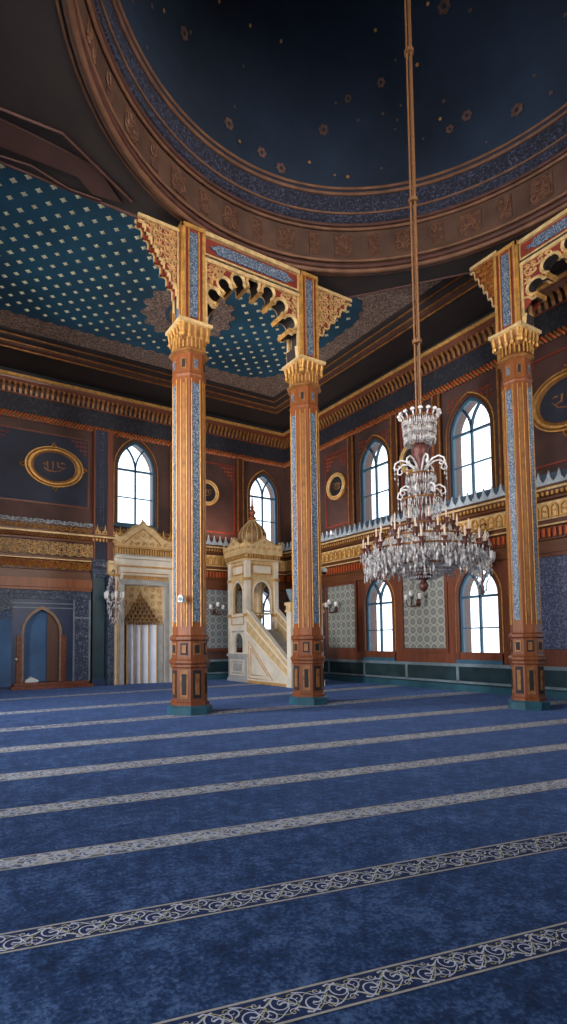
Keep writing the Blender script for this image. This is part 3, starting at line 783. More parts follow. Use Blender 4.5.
# ================================================================== COLUMNS AND ARCH SCREENS
def octring(R, z): return [(R, z)]
AP = 1/math.cos(PI/8)
def column(cx, cy, label, pier_top=11.3, K=1.):
    t = thing('ornate_column', (cx, cy, 0), label, 'column', 'gilded octagonal columns under the dome')
    def L(prof, name, mat, parent=t, n=8):
        mb = MB(); mb.lathe([(r*AP*K, z) for r, z in prof], cx, cy, n, oct=True); return mb.build(name, mat, parent)
    L([(.47, 0), (.47, .17), (.43, .2)], 'plinth', 'teal')
    ped = L([(.405, .2), (.405, .26), (.37, .29), (.37, 1.02), (.40, 1.05), (.40, 1.10), (.43, 1.14), (.43, 1.19), (.39, 1.22), (.37, 1.26), (.37, 1.62), (.41, 1.66), (.41, 1.72), (.36, 1.76)], 'pedestal', 'wood_ped')
    # panels on the eight pedestal faces
    def facepanels(z0, z1, hw, ap, mats, name, parent, depth=.012, faces=range(8)):
        mb = MB(); ap *= K; hw = tuple(h*K for h in hw)
        for k in faces:
            a = PI/4*k; nx, ny = math.cos(a), math.sin(a); tx, ty = -ny, nx
            mb.mat(k % 2)
            c0 = ap-.01; c1 = ap+depth
            vs = [(cx+nx*c+tx*h, cy+ny*c+ty*h, z) for z in (z0, z1) for h in (-hw[k % 2], hw[k % 2]) for c in (c0, c1)]
            mb.add(vs, [(0, 1, 3, 2), (4, 6, 7, 5), (0, 4, 5, 1), (2, 3, 7, 6), (1, 5, 7, 3)])
            mb.build(name, mats, parent); mb = MB()
    facepanels(.36, .98, (.10, .09), .37, ['black', 'gold_dull'], 'pedestal_panel', ped)
    facepanels(.44, .90, (.05, .05), .382, ['gold_dull', 'black'], 'panel_ornament', ped)
    facepanels(1.32, 1.58, (.09, .08), .37, ['gold_dull', 'black'], 'pedestal_panel', ped)
    facepanels(1.36, 1.54, (.055, .05), .382, ['black', 'gold_dull'], 'panel_ornament', ped)
    sh = L([(.355, 1.76), (.355, 7.66), (.365, 7.68), (.375, 7.72), (.355, 7.76), (.355, 8.2)], 'shaft', 'wood')
    # inlaid strips: blue on main faces, gilt fillets on the chamfers
    facepanels(2.05, 7.5, (.085, .035), .355, ['inlay', 'gold_dull'], 'inlaid_strip', sh)
    mb = MB()
    for k in range(8):
        a = PI/4*k; nx, ny = math.cos(a), math.sin(a); tx, ty = -ny, nx
        hw = (.105 if k % 2 == 0 else .065)*K
        for s in (-1, 1):
            mb.tube([(cx+nx*.365*K+tx*hw*s, cy+ny*.365*K+ty*hw*s, z) for z in (1.95, 7.6)], .013, 4)
    mb.build('gilt_fillet', 'gold', sh)
    facepanels(7.82, 8.1, (.075, .07), .355, ['gold_dull', 'gold_dull'], 'neck_panel', sh)
    facepanels(7.87, 8.05, (.04, .035), .367, ['inlay', 'black'], 'neck_ornament', sh)
    # capital
    cap = L([(.36, 8.2), (.43, 8.24), (.43, 8.28), (.37, 8.32), (.36, 8.36), (.36, 8.56), (.38, 8.6)], 'capital', 'gold_dull')
    mb = MB()
    for k in range(24):                           # fluting
        a = 2*PI*k/24; mb.tube([(cx+.375*math.cos(a), cy+.375*math.sin(a), z) for z in (8.34, 8.57)], .022, 4)
    mb.build('flute', 'gold', cap)
    mb = MB()                                     # flaring square bell
    def sq(h, z): return [(cx-h, cy-h, z), (cx+h, cy-h, z), (cx+h, cy+h, z), (cx-h, cy+h, z)]
    lv = [(.31, 8.50), (.315, 8.6), (.33, 8.75), (.37, 8.86), (.42, 8.89), (.42, 8.96)]
    vs = [p for h, z in lv for p in sq(h, z)]
    fs = [(i*4+j, i*4+(j+1) % 4, i*4+4+(j+1) % 4, i*4+4+j) for i in range(len(lv)-1) for j in range(4)]+[(0, 3, 2, 1), tuple(len(lv)*4-4+j for j in range(4))]
    mb.add(vs, fs, [0]*12+[1]*4+[1]*4+[0, 1]); mb.build('abacus', ['gold_dull', 'gold_pale'], cap)
    mb = MB()                                     # drop-shaped leaves
    for s in range(4):
        a = PI/2*s; nx, ny = math.cos(a), math.sin(a); tx, ty = -ny, nx
        for q in (-.36, -.18, 0, .18, .36):
            q *= .92
            pts = [(cx+nx*f+tx*q*g, cy+ny*f+ty*q*g, z) for f, g, z in ((.365, .93, 8.87), (.36, .93, 8.80), (.345, .93, 8.70), (.33, .9, 8.60))]
            mb.tube(pts, .05, 7, r1=.03)
            mb.ball((cx+nx*.345+tx*q*.92, cy+ny*.345+ty*q*.92, 8.62), .05, 7, 4, 1.5)
    mb.build('acanthus_drop', 'gold', cap)
    # pier above
    pr = MB(); h = .27; pr.box(cx-h, cx+h, cy-h, cy+h, 8.96, pier_top); pier = pr.build('pier', 'redpaint', t)
    mb = MB()
    for s in range(4):
        a = PI/2*s; nx, ny = math.cos(a), math.sin(a); tx, ty = -ny, nx
        def bx(h0, h1, z0, z1, c1, m):
            m.add([(cx+nx*c+tx*q, cy+ny*c+ty*q, z) for z in (z0, z1) for q in (h0, h1) for c in (h-.01, c1)], [(0, 1, 3, 2), (4, 6, 7, 5), (0, 4, 5, 1), (2, 3, 7, 6), (1, 5, 7, 3)])
        for q0, q1 in ((-.275, -.215), (.215, .275), (-.145, -.115), (.115, .145)): bx(q0, q1, 8.96, pier_top, h+.035, mb)
        bx(-.275, .275, pier_top-.09, pier_top, h+.05, mb); bx(-.275, .275, 8.96, 9.02, h+.03, mb)
    mb.build('pier_moulding', 'gold', pier)
    mb = MB()
    for s in range(4):
        a = PI/2*s; nx, ny = math.cos(a), math.sin(a); tx, ty = -ny, nx
        bx(-.095, .095, 9.1, pier_top-.16, h+.015, mb)
    mb.build('pier_inlay', 'inlay', pier)
    return t
C1 = (5.36, 11.35); C2 = (8.73, 11.35); C3 = (12.27, 7.64); C4 = (12.27, 3.5)
column(*C1, 'gilded octagonal column nearest the marble prayer niche, with a small white loudspeaker on its shaft')
column(*C2, 'gilded octagonal column beside the foot of the marble pulpit stair')
column(*C3, 'gilded octagonal column beside the tall side windows, farthest from the prayer niche', 11.02, .86)

def arch_screen(T, a0, a1, label, zt=11.3, T0=None):
    """pierced multifoil screen between two piers; local a along, b up, c thickness"""
    T1 = T; sq = (zt-8.96)/(11.3-8.96); T = lambda a, b, c: T1(a, 8.96+(b-8.96)*sq, c)
    mid = (a0+a1)/2; P = T(mid, 9.0, 0)
    t = thing('arch_screen', P, label, 'arch', 'multifoil arches between the columns')
    zt = 11.3
    hw = (a1-a0)/2-.12; zb = 8.96; zc = 9.22; H = 1.30
    N_ = 9
    cusps = []
    for i in range(N_+1):
        th = PI*(1-i/N_); kx = .93 if 0 < i < N_ else 1.03; cusps.append((mid+hw*math.cos(th)*kx, zc+H*math.sin(th)*.93 - .02))
    out = [(a0, zb), (a0, 10.66), (a1, 10.66), (a1, zb)]
    arc = []
    for i in range(N_):
        p, q = Vector(cusps[i]), Vector(cusps[i+1]); m = (p+q)/2; dd = (q-p); L = dd.length; nrm = Vector((-dd.y, dd.x)).normalized()
        c = m+nrm*(L*.27); r = math.hypot(L*.5*.72, L*.27)
        a_s = math.atan2(*( (p+dd*.14-c).yx )); a_e = math.atan2(*((q-dd*.14-c).yx))
        while a_e > a_s: a_e -= 2*PI
        for k in range(11):
            a = a_s+(a_e-a_s)*k/10; arc.append((c.x+r*math.cos(a), c.y+r*math.sin(a)))
        if i < N_-1:
            cn = Vector(cusps[i+1]); inw = (Vector((mid, zc+.1))-cn).normalized()
            tdir = Vector((-inw.y, inw.x))
            arc.append(tuple(cn+inw*.05+tdir*-.04)); arc.append(tuple(cn+inw*.05+tdir*.04))
    # polygon: left foot, up the outside, down, then back along the scallops
    left = cusps[0]; right = cusps[-1]
    poly = [(a0, zb), (a0, 10.66), (a1, 10.66), (a1, zb), (right[0], zb)] + list(reversed(arc)) + [(left[0], zb)]
    poly = list(reversed(poly))
    mb = MB(T); mb.poly(poly, -.15, .15, side_k=1); sp = mb.build('spandrel', ['redpaint', 'soffit'], t)  # lobe sides take a dark colour that stands for shade in the hollows
    for i in range(1, N_):
        cn = Vector(cusps[i]); inw = (Vector((mid, zc+.1))-cn).normalized(); q = cn+inw*.045; td = Vector((-inw.y, inw.x))
        mb = MB(T); mb.poly([tuple(q+td*.055+inw*.02), tuple(q-td*.055+inw*.02), tuple(q-td*.045-inw*.03), tuple(q+td*.045-inw*.03)], -.2, .2); mb.build('cusp_cap', 'gold', sp)
    # gilt edge following the scallops
    for sc, nm in ((1, 'front'), (-1, 'back')):
        mb = MB(T)
        full = [(left[0], zb)]+arc+[(right[0], zb)]
        cc = Vector((mid, zc+.05))
        edge = [(x+(x-cc.x)*.02, y+(y-cc.y)*.02) for x, y in full]
        mb.ribbon(edge, .085, .14*sc, .19*sc, taper=False)
        frame_rect(mb, a0, a1, 8.96, 10.66, .05, min(.14*sc, .18*sc), max(.14*sc, .18*sc)) if False else None
        mb.box(a0, a0+.07, zb, 10.66, min(.14*sc, .18*sc), max(.14*sc, .18*sc)); mb.box(a1-.07, a1, zb, 10.66, min(.14*sc, .18*sc), max(.14*sc, .18*sc))
        mb.box(a0, a1, 10.59, 10.68, min(.14*sc, .2*sc), max(.14*sc, .2*sc))
        mb.build('gilt_edge', 'gold_pale', sp)
        for lo_, hi_ in ((a0+.08, mid), (mid, a1-.08)):
            mb = MB(T)
            def ins(x, y): return math.hypot((x-mid)/(hw+.26), (y-zc)/(H+.20)) > 1 and a0+.07 < x < a1-.07
            scrolls(mb, ins, lo_, hi_, 9.2, 10.58, .17, .042, .15*sc, .185*sc)
            mb.build('arabesque', 'gold_pale', sp)
    # soffit tiles of the cusps show red
    # calligraphy beam
    mb = MB(T); mb.box(a0, a1, 10.66, zt, -.15, .15); bm = mb.build('inscription_beam', 'redpaint', t)
    mb = MB(T); mb.box(a0, a1, 10.68, 10.76, .15, .155); mb.box(a0, a1, 10.68, 10.76, -.155, -.15); mb.build('painted_shadow_strip', 'black', bm)  # flat black strip on the beam face, painting in a groove's shadow
    mb = MB(T)
    for s in (1, -1):
        lo, hi = sorted((.14*s, .22*s))
        mb.box(a0, a1, 11.20, 11.30, lo, hi); mb.box(a0, a1, 10.76, 10.80, *sorted((.14*s, .18*s)))
        mb.box(a0, a0+.03, 10.8, 11.2, *sorted((.14*s, .18*s))); mb.box(a1-.03, a1, 10.8, 11.2, *sorted((.14*s, .18*s)))
    mb.build('beam_moulding', 'gold_pale', bm)
    mb = MB(T)
    z = 11.0; x0, x1 = a0+.16, a1-.16
    cart = [(x0, z), (x0+.06, z-.05), (x0+.12, z-.03), (x0+.22, z-.13), (x1-.22, z-.13), (x1-.12, z-.03), (x1-.06, z-.05), (x1, z), (x1-.06, z+.05), (x1-.12, z+.03), (x1-.22, z+.13), (x0+.22, z+.13), (x0+.12, z+.03), (x0+.06, z+.05)]
    mb.poly(cart, -.175, .175); mb.build('blue_cartouche', 'inlay', bm)
    return t
arch_screen(lambda a, b, c: (a, 11.35-c*1.35, b), 5.36+.30, 8.73-.30, 'gold scalloped arch with whole blue inscription panel, joining the two columns beside the pulpit')
arch_screen(lambda a, b, c: (12.27-c, a, b), 3.5+.30, 7.64-.30, 'gold scalloped arch only partly seen, springing from the column beside the side windows', 11.02)

def bracket(T, label, mat='gold_pale', ln=1.28):
    """stepped pierced bracket; local a=0 at the pier, growing outward"""
    P = T(.6, 9.8, 0); t = thing('stepped_bracket', P, label, 'bracket', 'carved brackets at the column heads')
    T0 = T; T = lambda a, b, c: T0(a*ln/1.28, b, c); n = 6
    low = [(0.0, 9.62), (.06, 9.62)]
    for i in range(n):
        a = .06+i*(1.28-.06)/n; a2 = .06+(i+1)*(1.28-.06)/n; z0 = 9.62+(i+1)*(11.05-9.62)/n
        low += [(a, z0-.02), (a2, z0-.02)]
    # de-duplicate
    pts = [(0, 9.62)]
    for p in low[1:]+[(1.28, 11.2), (0, 11.2)]:
        if math.hypot(p[0]-pts[-1][0], p[1]-pts[-1][1]) > 1e-4: pts.append(p)
    mb = MB(T); mb.poly(pts, -.09, .09); bd = mb.build('bracket_board', 'redpaint', t)
    for s in (1, -1):
        lo, hi = sorted((.08*s, .13*s))
        mb = MB(T)
        for i in range(n):
            a = .06+i*(1.22)/n; a2 = .06+(i+1)*1.22/n; z0 = 9.62+(i+1)*(1.43)/n-.02; zp = z0-1.43/n
            mb.box(a-.0, a+.045, zp, z0+.045, lo, hi); mb.box(a, a2+.045, z0, z0+.045, lo, hi)
            # hanging drops beneath each step
            mb.box(a+.03, a+.10, z0-.06, z0, lo*.6, hi*.8)
        mb.box(-.0, .05, 9.3, 11.2, lo, hi); mb.box(0, 1.33, 11.14, 11.22, lo, hi*1.1)
        mb.build('gilt_frame', 'gold_pale', bd)
        mb = MB(T)
        def ins(x, z): return z > 9.66+x*1.17+.10
        scrolls(mb, ins, .05, 1.27, 9.7, 11.14, .15, .042, .09*s, .125*s)
        mb.build('arabesque', mat, bd)
bracket(lambda a, b, c: (5.36-.31-a, 11.35-c, b), 'gold carved stepped bracket against the starry ceiling, above the prayer niche side', ln=.95)
bracket(lambda a, b, c: (8.73+.31+a, 11.35-c, b), 'gold carved stepped bracket at the head of the column beside the pulpit')
bracket(lambda a, b, c: (12.27-c, 7.64+.31+a*.85, b), 'dull gold carved bracket at the head of the column beside the side windows', 'gold', ln=.85)

# ================================================================== MIHRAB
def mihrab():
    T = on_qibla; cx = 7.65
    t = thing('mihrab', (cx, YQ-.3, 0), 'white and gold marble prayer niche with brown stalactite hood under a pointed window', 'prayer niche')
    # body with square niche opening
    op = [(6.86, .0), (8.54, .0), (8.54, 3.85), (6.86, 3.85)]
    mb = MB(T); mb.poly([(6.47, 0), (6.86, 0), (6.86, 3.85), (8.54, 3.85), (8.54, 0), (9.3, 0), (9.3, 4.86), (6.47, 4.86)], .17, .5); body = mb.build('surround', 'marble', t)
    mb = MB(T)
    for e, c in ((.0, .54), (.10, .51)):
        mb.poly([(6.86-.1-e, 0), (6.86-e, 0), (6.86-e, 3.86+e), (8.54+e, 3.86+e), (8.54+e, 0), (8.64+e, 0), (8.64+e, 3.96+e), (6.76-e, 3.96+e)], .5, c)
    mb.build('white_moulding', 'marble_grey', body)
    mb = MB(T); mb.poly([(6.56, 0), (6.62, 0), (6.62, 4.54), (9.1, 4.54), (9.1, 4.6), (6.56, 4.6)], .5, .55); mb.box(6.8, 8.7, 4.06, 4.13, .5, .54); mb.box(6.8, 8.7, 4.30, 4.34, .5, .53)
    x = 6.82
    while x < 8.66: mb.box(x, x+.05, 4.13, 4.22, .5, .56); x += .09
    mb.build('gilt_band', 'ochre', body)
    # niche back: gilt field with stepped muqarnas and concave fluted shell
    mb = MB(T); mb.box(6.86, 8.54, 0, 3.85, .15, .22); fld = mb.build('niche_field', 'cream', t)
    mb = MB(T)
    for i in range(6):
        for j in range(5):
            x = 6.98+i*.29; z = 2.62+j*.27
            mb.ribbon(spiral(x, z, .1, 1.3, i+j, 1 if (i+j) % 2 else -1, 10), .035, .22, .25)
    mb.build('field_scroll', 'ochre', fld)
    mb = MB(T)
    # concave shell: five flutes meeting gilt ribs
    x0, x1 = 6.98, 8.22; nfl = 4
    for k in range(nfl):
        a0 = x0+(x1-x0)*k/nfl; a1 = x0+(x1-x0)*(k+1)/nfl; seg = 6; vs = []
        for q in range(seg+1):
            s = q/seg; a = a0+(a1-a0)*s; dep = .46-.13*math.sin(PI*((a-x0)/(x1-x0)))-.06*math.sin(PI*s)
            vs += [(a, .0, dep), (a, 2.42, dep)]
        mb.add(vs, [(2*q, 2*q+2, 2*q+3, 2*q+1) for q in range(seg)])
    mb.build('fluted_shell', 'shell', t, recalc=False)
    mb = MB(T)
    for k in range(nfl+1):
        a = x0+(x1-x0)*k/nfl; dep = .46-.13*math.sin(PI*(k/nfl)); mb.box(a-.018, a+.018, 0, 2.42, dep-.02, dep+.02)
    mb.build('gilt_rib', 'ochre', t)
    mb = MB(T); mb.box(8.24, 8.5, 0, 2.3, .2, .42); mb.build('side_panel', 'marble_grey', t)
    mb = MB(T); mb.box(6.9, 6.98, 0, 2.4, .2, .36); mb.build('side_jamb', 'wood_dark', t)
    # muqarnas: stacked tiers of small cells narrowing to a finial
    mb = MB(T); tiers = [(7, 2.42), (6, 2.58), (5, 2.74), (4, 2.90), (3, 3.04), (2, 3.18), (1, 3.32)]
    for n_, z in tiers:
        w = .185
        for i in range(n_):
            a = 7.62+(i-(n_-1)/2)*w; dpt = .24+.035*n_
            g = gothic(a, w*.92, z, z+.09, z+.17, 3)
            mb.poly(g, .2, dpt, [gothic(a, w*.5, z+.015, z+.07, z+.12, 3)])
            mb.tube([(a-w/2, z+.05, dpt), (a-w/2, z-.08, dpt-.02)], .022, 5, r1=.008)
        mb.tube([(7.62+n_*w/2, z+.05, .24+.03*n_), (7.62+n_*w/2, z-.08, .24)], .022, 5, r1=.008)
        mb.box(7.62-n_*w/2, 7.62+n_*w/2, z, z+.03, .2, .2+.03*n_)
    mb.tube([(7.62, 3.46, .24), (7.62, 3.58, .24), (7.62, 3.66, .24)], .05, 6, r1=.01)
    mb.box(6.9, 8.34, 2.40, 2.46, .2, .5)
    x = 6.92
    while x < 8.32: mb.box(x, x+.05, 2.30, 2.40, .3, .47); x += .12
    mb.build('muqarnas_hood', 'muqarnas', t)
    # entablature and pediment
    mb = MB(T)
    mb.mat(0); mb.box(6.5, 9.34, 4.86, 4.95, .1, .62)
    mb.mat(1); mb.box(6.5, 9.32, 4.95, 5.02, .1, .56)
    ent = mb.build('entablature', ['marble', 'marble_grey'], t)
    mb = MB(T); x = 6.52
    while x < 9.28: mb.box(x, x+.06, 5.02, 5.26, .4, .60); x += .105
    mb.box(6.5, 9.32, 5.0, 5.28, .1, .5); mb.box(6.5, 9.34, 5.26, 5.34, .1, .66)
    mb.build('dentil_course', 'ochre', ent)
    mb = MB(T)
    ped = [(6.5, 5.34), (9.34, 5.34), (9.34, 5.78), (9.2, 5.86), (9.0, 5.76), (8.75, 5.70), (8.45, 5.80), (8.1, 6.12), (7.8, 6.24), (7.72, 6.34), (7.65, 6.40), (7.58, 6.34), (7.5, 6.24), (7.2, 6.12), (6.85, 5.80), (6.75, 5.74), (6.66, 5.74), (6.58, 5.84), (6.5, 5.78)]
    mb.poly(ped, .25, .46); pd = mb.build('pediment', 'cream', t)
    mb = MB(T)
    top = ped[2:]
    mb.ribbon(top, .06, .46, .51, taper=False)
    mb.ribbon([(6.9, 5.5), (7.2, 5.78), (7.65, 6.08), (8.1, 5.78), (8.4, 5.5)], .05, .46, .5, taper=False)
    for i in range(10): mb.ribbon(spiral(6.55+i*.29, 5.50, .09, 1.2, i, 1 if i % 2 else -1, 10), .035, .46, .5)
    for i in range(3): mb.ribbon(spiral(7.38+i*.27, 5.76+(.08 if i == 1 else 0), .09, 1.2, i, 1 if i % 2 else -1, 10), .035, .46, .5)
    mb.build('pediment_scroll', 'ochre', pd)
    mb = MB(T)
    for a, z in ((7.65, 6.4), (6.58, 5.82), (9.2, 5.84)): mb.tube([(a, z, .36), (a, z+.06, .36), (a, z+.12, .36)], .045, 6, r1=.01)
    mb.build('pediment_finial', 'ochre', pd)
mihrab()

def carved_pier():
    T = on_qibla
    # dark teal pilaster with silver capital
    t = thing('teal_pilaster', (5.92, YQ-.2, 0), 'plain dark teal pilaster between the blue doorway and the carved pier', 'pilaster')
    mb = MB(T); mb.box(5.70, 6.16, 0, 4.1, .03, .3); sh = mb.build('shaft', 'tealpil', t)
    mb = MB(T); mb.box(5.66, 6.19, 0, .25, .03, .36); mb.build('base', 'slate', t)
    mb = MB(T); mb.box(5.68, 6.17, 4.1, 4.2, .03, .36); mb.box(5.66, 6.18, 4.2, 4.68, .03, .42); mb.box(5.64, 6.19, 4.68, 4.76, .03, .48)
    for i in range(4): mb.ribbon(spiral(5.76+i*.11, 4.44, .06, 1.2, i, 1, 10), .03, .42, .46)
    mb.build('capital', 'silver', t)
    t = thing('carved_pier', (6.42, YQ-.3, 0), 'slender dark pier with silver scroll carving at the edge of the marble prayer niche', 'pilaster')
    mb = MB(T); mb.box(6.21, 6.44, 0, 4.2, .03, .56); sh = mb.build('shaft', 'silver', t)
    mb = MB(T)
    for i in range(22): mb.ribbon(spiral(6.325, .28+i*.18, .09, 1.3, i, 1 if i % 2 else -1, 10), .03, .56, .6)
    mb.build('scroll_carving', 'dado_frame', sh)
    mb = MB(T); mb.box(6.2, 6.45, 4.2, 4.3, .03, .62); mb.box(6.21, 6.44, 4.3, 4.6, .03, .58); mb.box(6.2, 6.45, 4.6, 4.72, .03, .66); mb.build('capital', 'cream', t)
    # upper pilaster with pearl strip
    t = thing('upper_pilaster', (6.1, YQ-.1, 4.8), 'tall dark upper pilaster with a strip of pale beads between oval plaque and arched window', 'pilaster')
    mb = MB(T); mb.box(5.76, 6.22, 4.78, 9.8, .04, .34); sh = mb.build('shaft', 'navy_wall', t)
    mb = MB(T); mb.box(6.22, 6.44, 4.78, 9.8, .04, .40); mb.box(5.70, 5.76, 4.78, 9.8, .1, .38); mb.build('timber_edge', 'wood_red', t)
    mb = MB(T)
    for i in range(64):
        z = 6.2+i*.056; mb.box(5.94, 5.99, z, z+.03, .34, .37); mb.box(6.04, 6.09, z+.02, z+.05, .34, .37)
    mb.build('bead_strip', 'silver', sh)
carved_pier()

# ================================================================== BLUE DOORWAY BAY
def door_bay():
    T = on_qibla
    root = bpy.data.objects.new('door_1', None); COL.objects.link(root); root.location = (3.87, YQ, 0); LOC[root] = (3.87, YQ, 0); struct(root)
    cx = 3.87
    mb = MB(T); mb.poly([(1.9, 0), (5.62, 0), (5.62, 3.2), (1.9, 3.2)], .05, .3, [gothic(cx, 1.22, .22, 1.95, 2.82)], inner_k=0)
    mb.build('wall_slab', 'slate', root)
    mb = MB(T); mb.box(1.9, 5.62, 2.86, 2.9, .3, .33); mb.box(1.9, 5.62, 3.02, 3.06, .3, .34)
    mb.build('grey_line', 'dado_frame', root)
    mb = MB(T); mb.poly(scale_g(cx, 1.22, .22, 1.95, 2.82, .09, .0), .3, .38, [gothic(cx, 1.22, .22, 1.95, 2.82)]); mb.build('arch_trim', 'arch_stone', root)
    mb = MB(T)
    for s in (-1, 1): mb.box(cx+s*.76-.09, cx+s*.76+.09, .12, 1.9, .3, .4)
    mb.build('door_jamb', 'wood_red', root)
    mb = MB(T)
    for s in (-1, 1):
        for i in range(9): mb.ribbon(spiral(cx+s*.76, .3+i*.18, .075, 1.2, i, s, 8), .03, .4, .43)
    mb.build('jamb_scroll', 'gold_dull', root)
    mb = MB(T); mb.box(cx-.62, cx+.22, .22, 2.85, .06, .1); mb.build('blue_recess', 'blueroom', root)
    mb = MB(T); mb.box(cx+.22, cx+.6, .22, 2.85, .06, .22); mb.box(cx+.2, cx+.24, .22, 2.85, .2, .25); mb.build('door_leaf', 'wood_dark', root)
    mb = MB(T); mb.box(cx-1.05, cx+1.75, 0, .12, 0, .75); mb.box(cx-.95, cx+1.65, .12, .22, 0, .55); mb.build('timber_step', 'wood_red', root)
    mb = MB(T)
    mb.box(1.9, 5.62, 3.2, 3.52, .05, .36); mb.build('carved_band', 'silver', root)
    mb = MB(T)
    for i in range(22): mb.ribbon(spiral(2.1+i*.16, 3.36, .065, 1.1, i, 1, 8), .03, .36, .4)
    mb.build('band_scroll', 'dado_frame', root)
    mb = MB(T); mb.box(1.9, 5.63, 3.52, 3.62, .05, .44); mb.box(1.9, 5.63, 3.62, 3.94, .05, .5); mb.build('timber_lintel', 'wood', root)
    for a0, a1 in ((4.98, 5.56),):
        mb = MB(T); mb.box(a0, a1, .2, 3.2, .3, .4); mb.build('carved_stile', 'silver', root)
        mb = MB(T); mb.box(a0-.03, a0+.03, .2, 3.2, .4, .44); mb.box(a1-.03, a1+.03, .2, 3.2, .4, .44); mb.box(a0, a1, 2.5, 2.56, .4, .44); mb.build('stile_bead', 'dado_frame', root)
    mb = MB(T); mb.box(1.9, 2.86, .1, 2.75, .3, .36); mb.build('tile_screen', 'blueroom', root)
    mb = MB(T); mb.box(2.0, 2.86, 2.75, 3.2, .3, .42)
    for i in range(5): mb.box(2.2+i*.14, 2.26+i*.14, 2.45-.0*i, 2.78, .36, .42)
    mb.build('carved_valance', 'silver', root)
    # things on the recess ledge
    mb = MB(T)
    mb.box(cx-.5, cx-.05, .24, .29, .11, .32)
    mb.build
    a = cx-.3
    fb = MB(T); fb.poly([(a-.22, .222), (a+.2, .222), (a+.24, .28), (a+.08, .36), (a-.05, .42), (a-.16, .34), (a-.26, .28)], .13, .27)
    tag(fb.build('folded_cloth', 'white_plastic'), 'small crumpled white cloth lying at the foot of the blue recess', 'cloth')
    kb = MB(T); kb.ball((cx-.86, 1.02, .46), .05); 
    kb2 = MB(); kb2.ball((cx-.86, YQ-.44, 1.05), .045)
    kb2.build('door_knob', 'white_plastic', root)
door_bay()

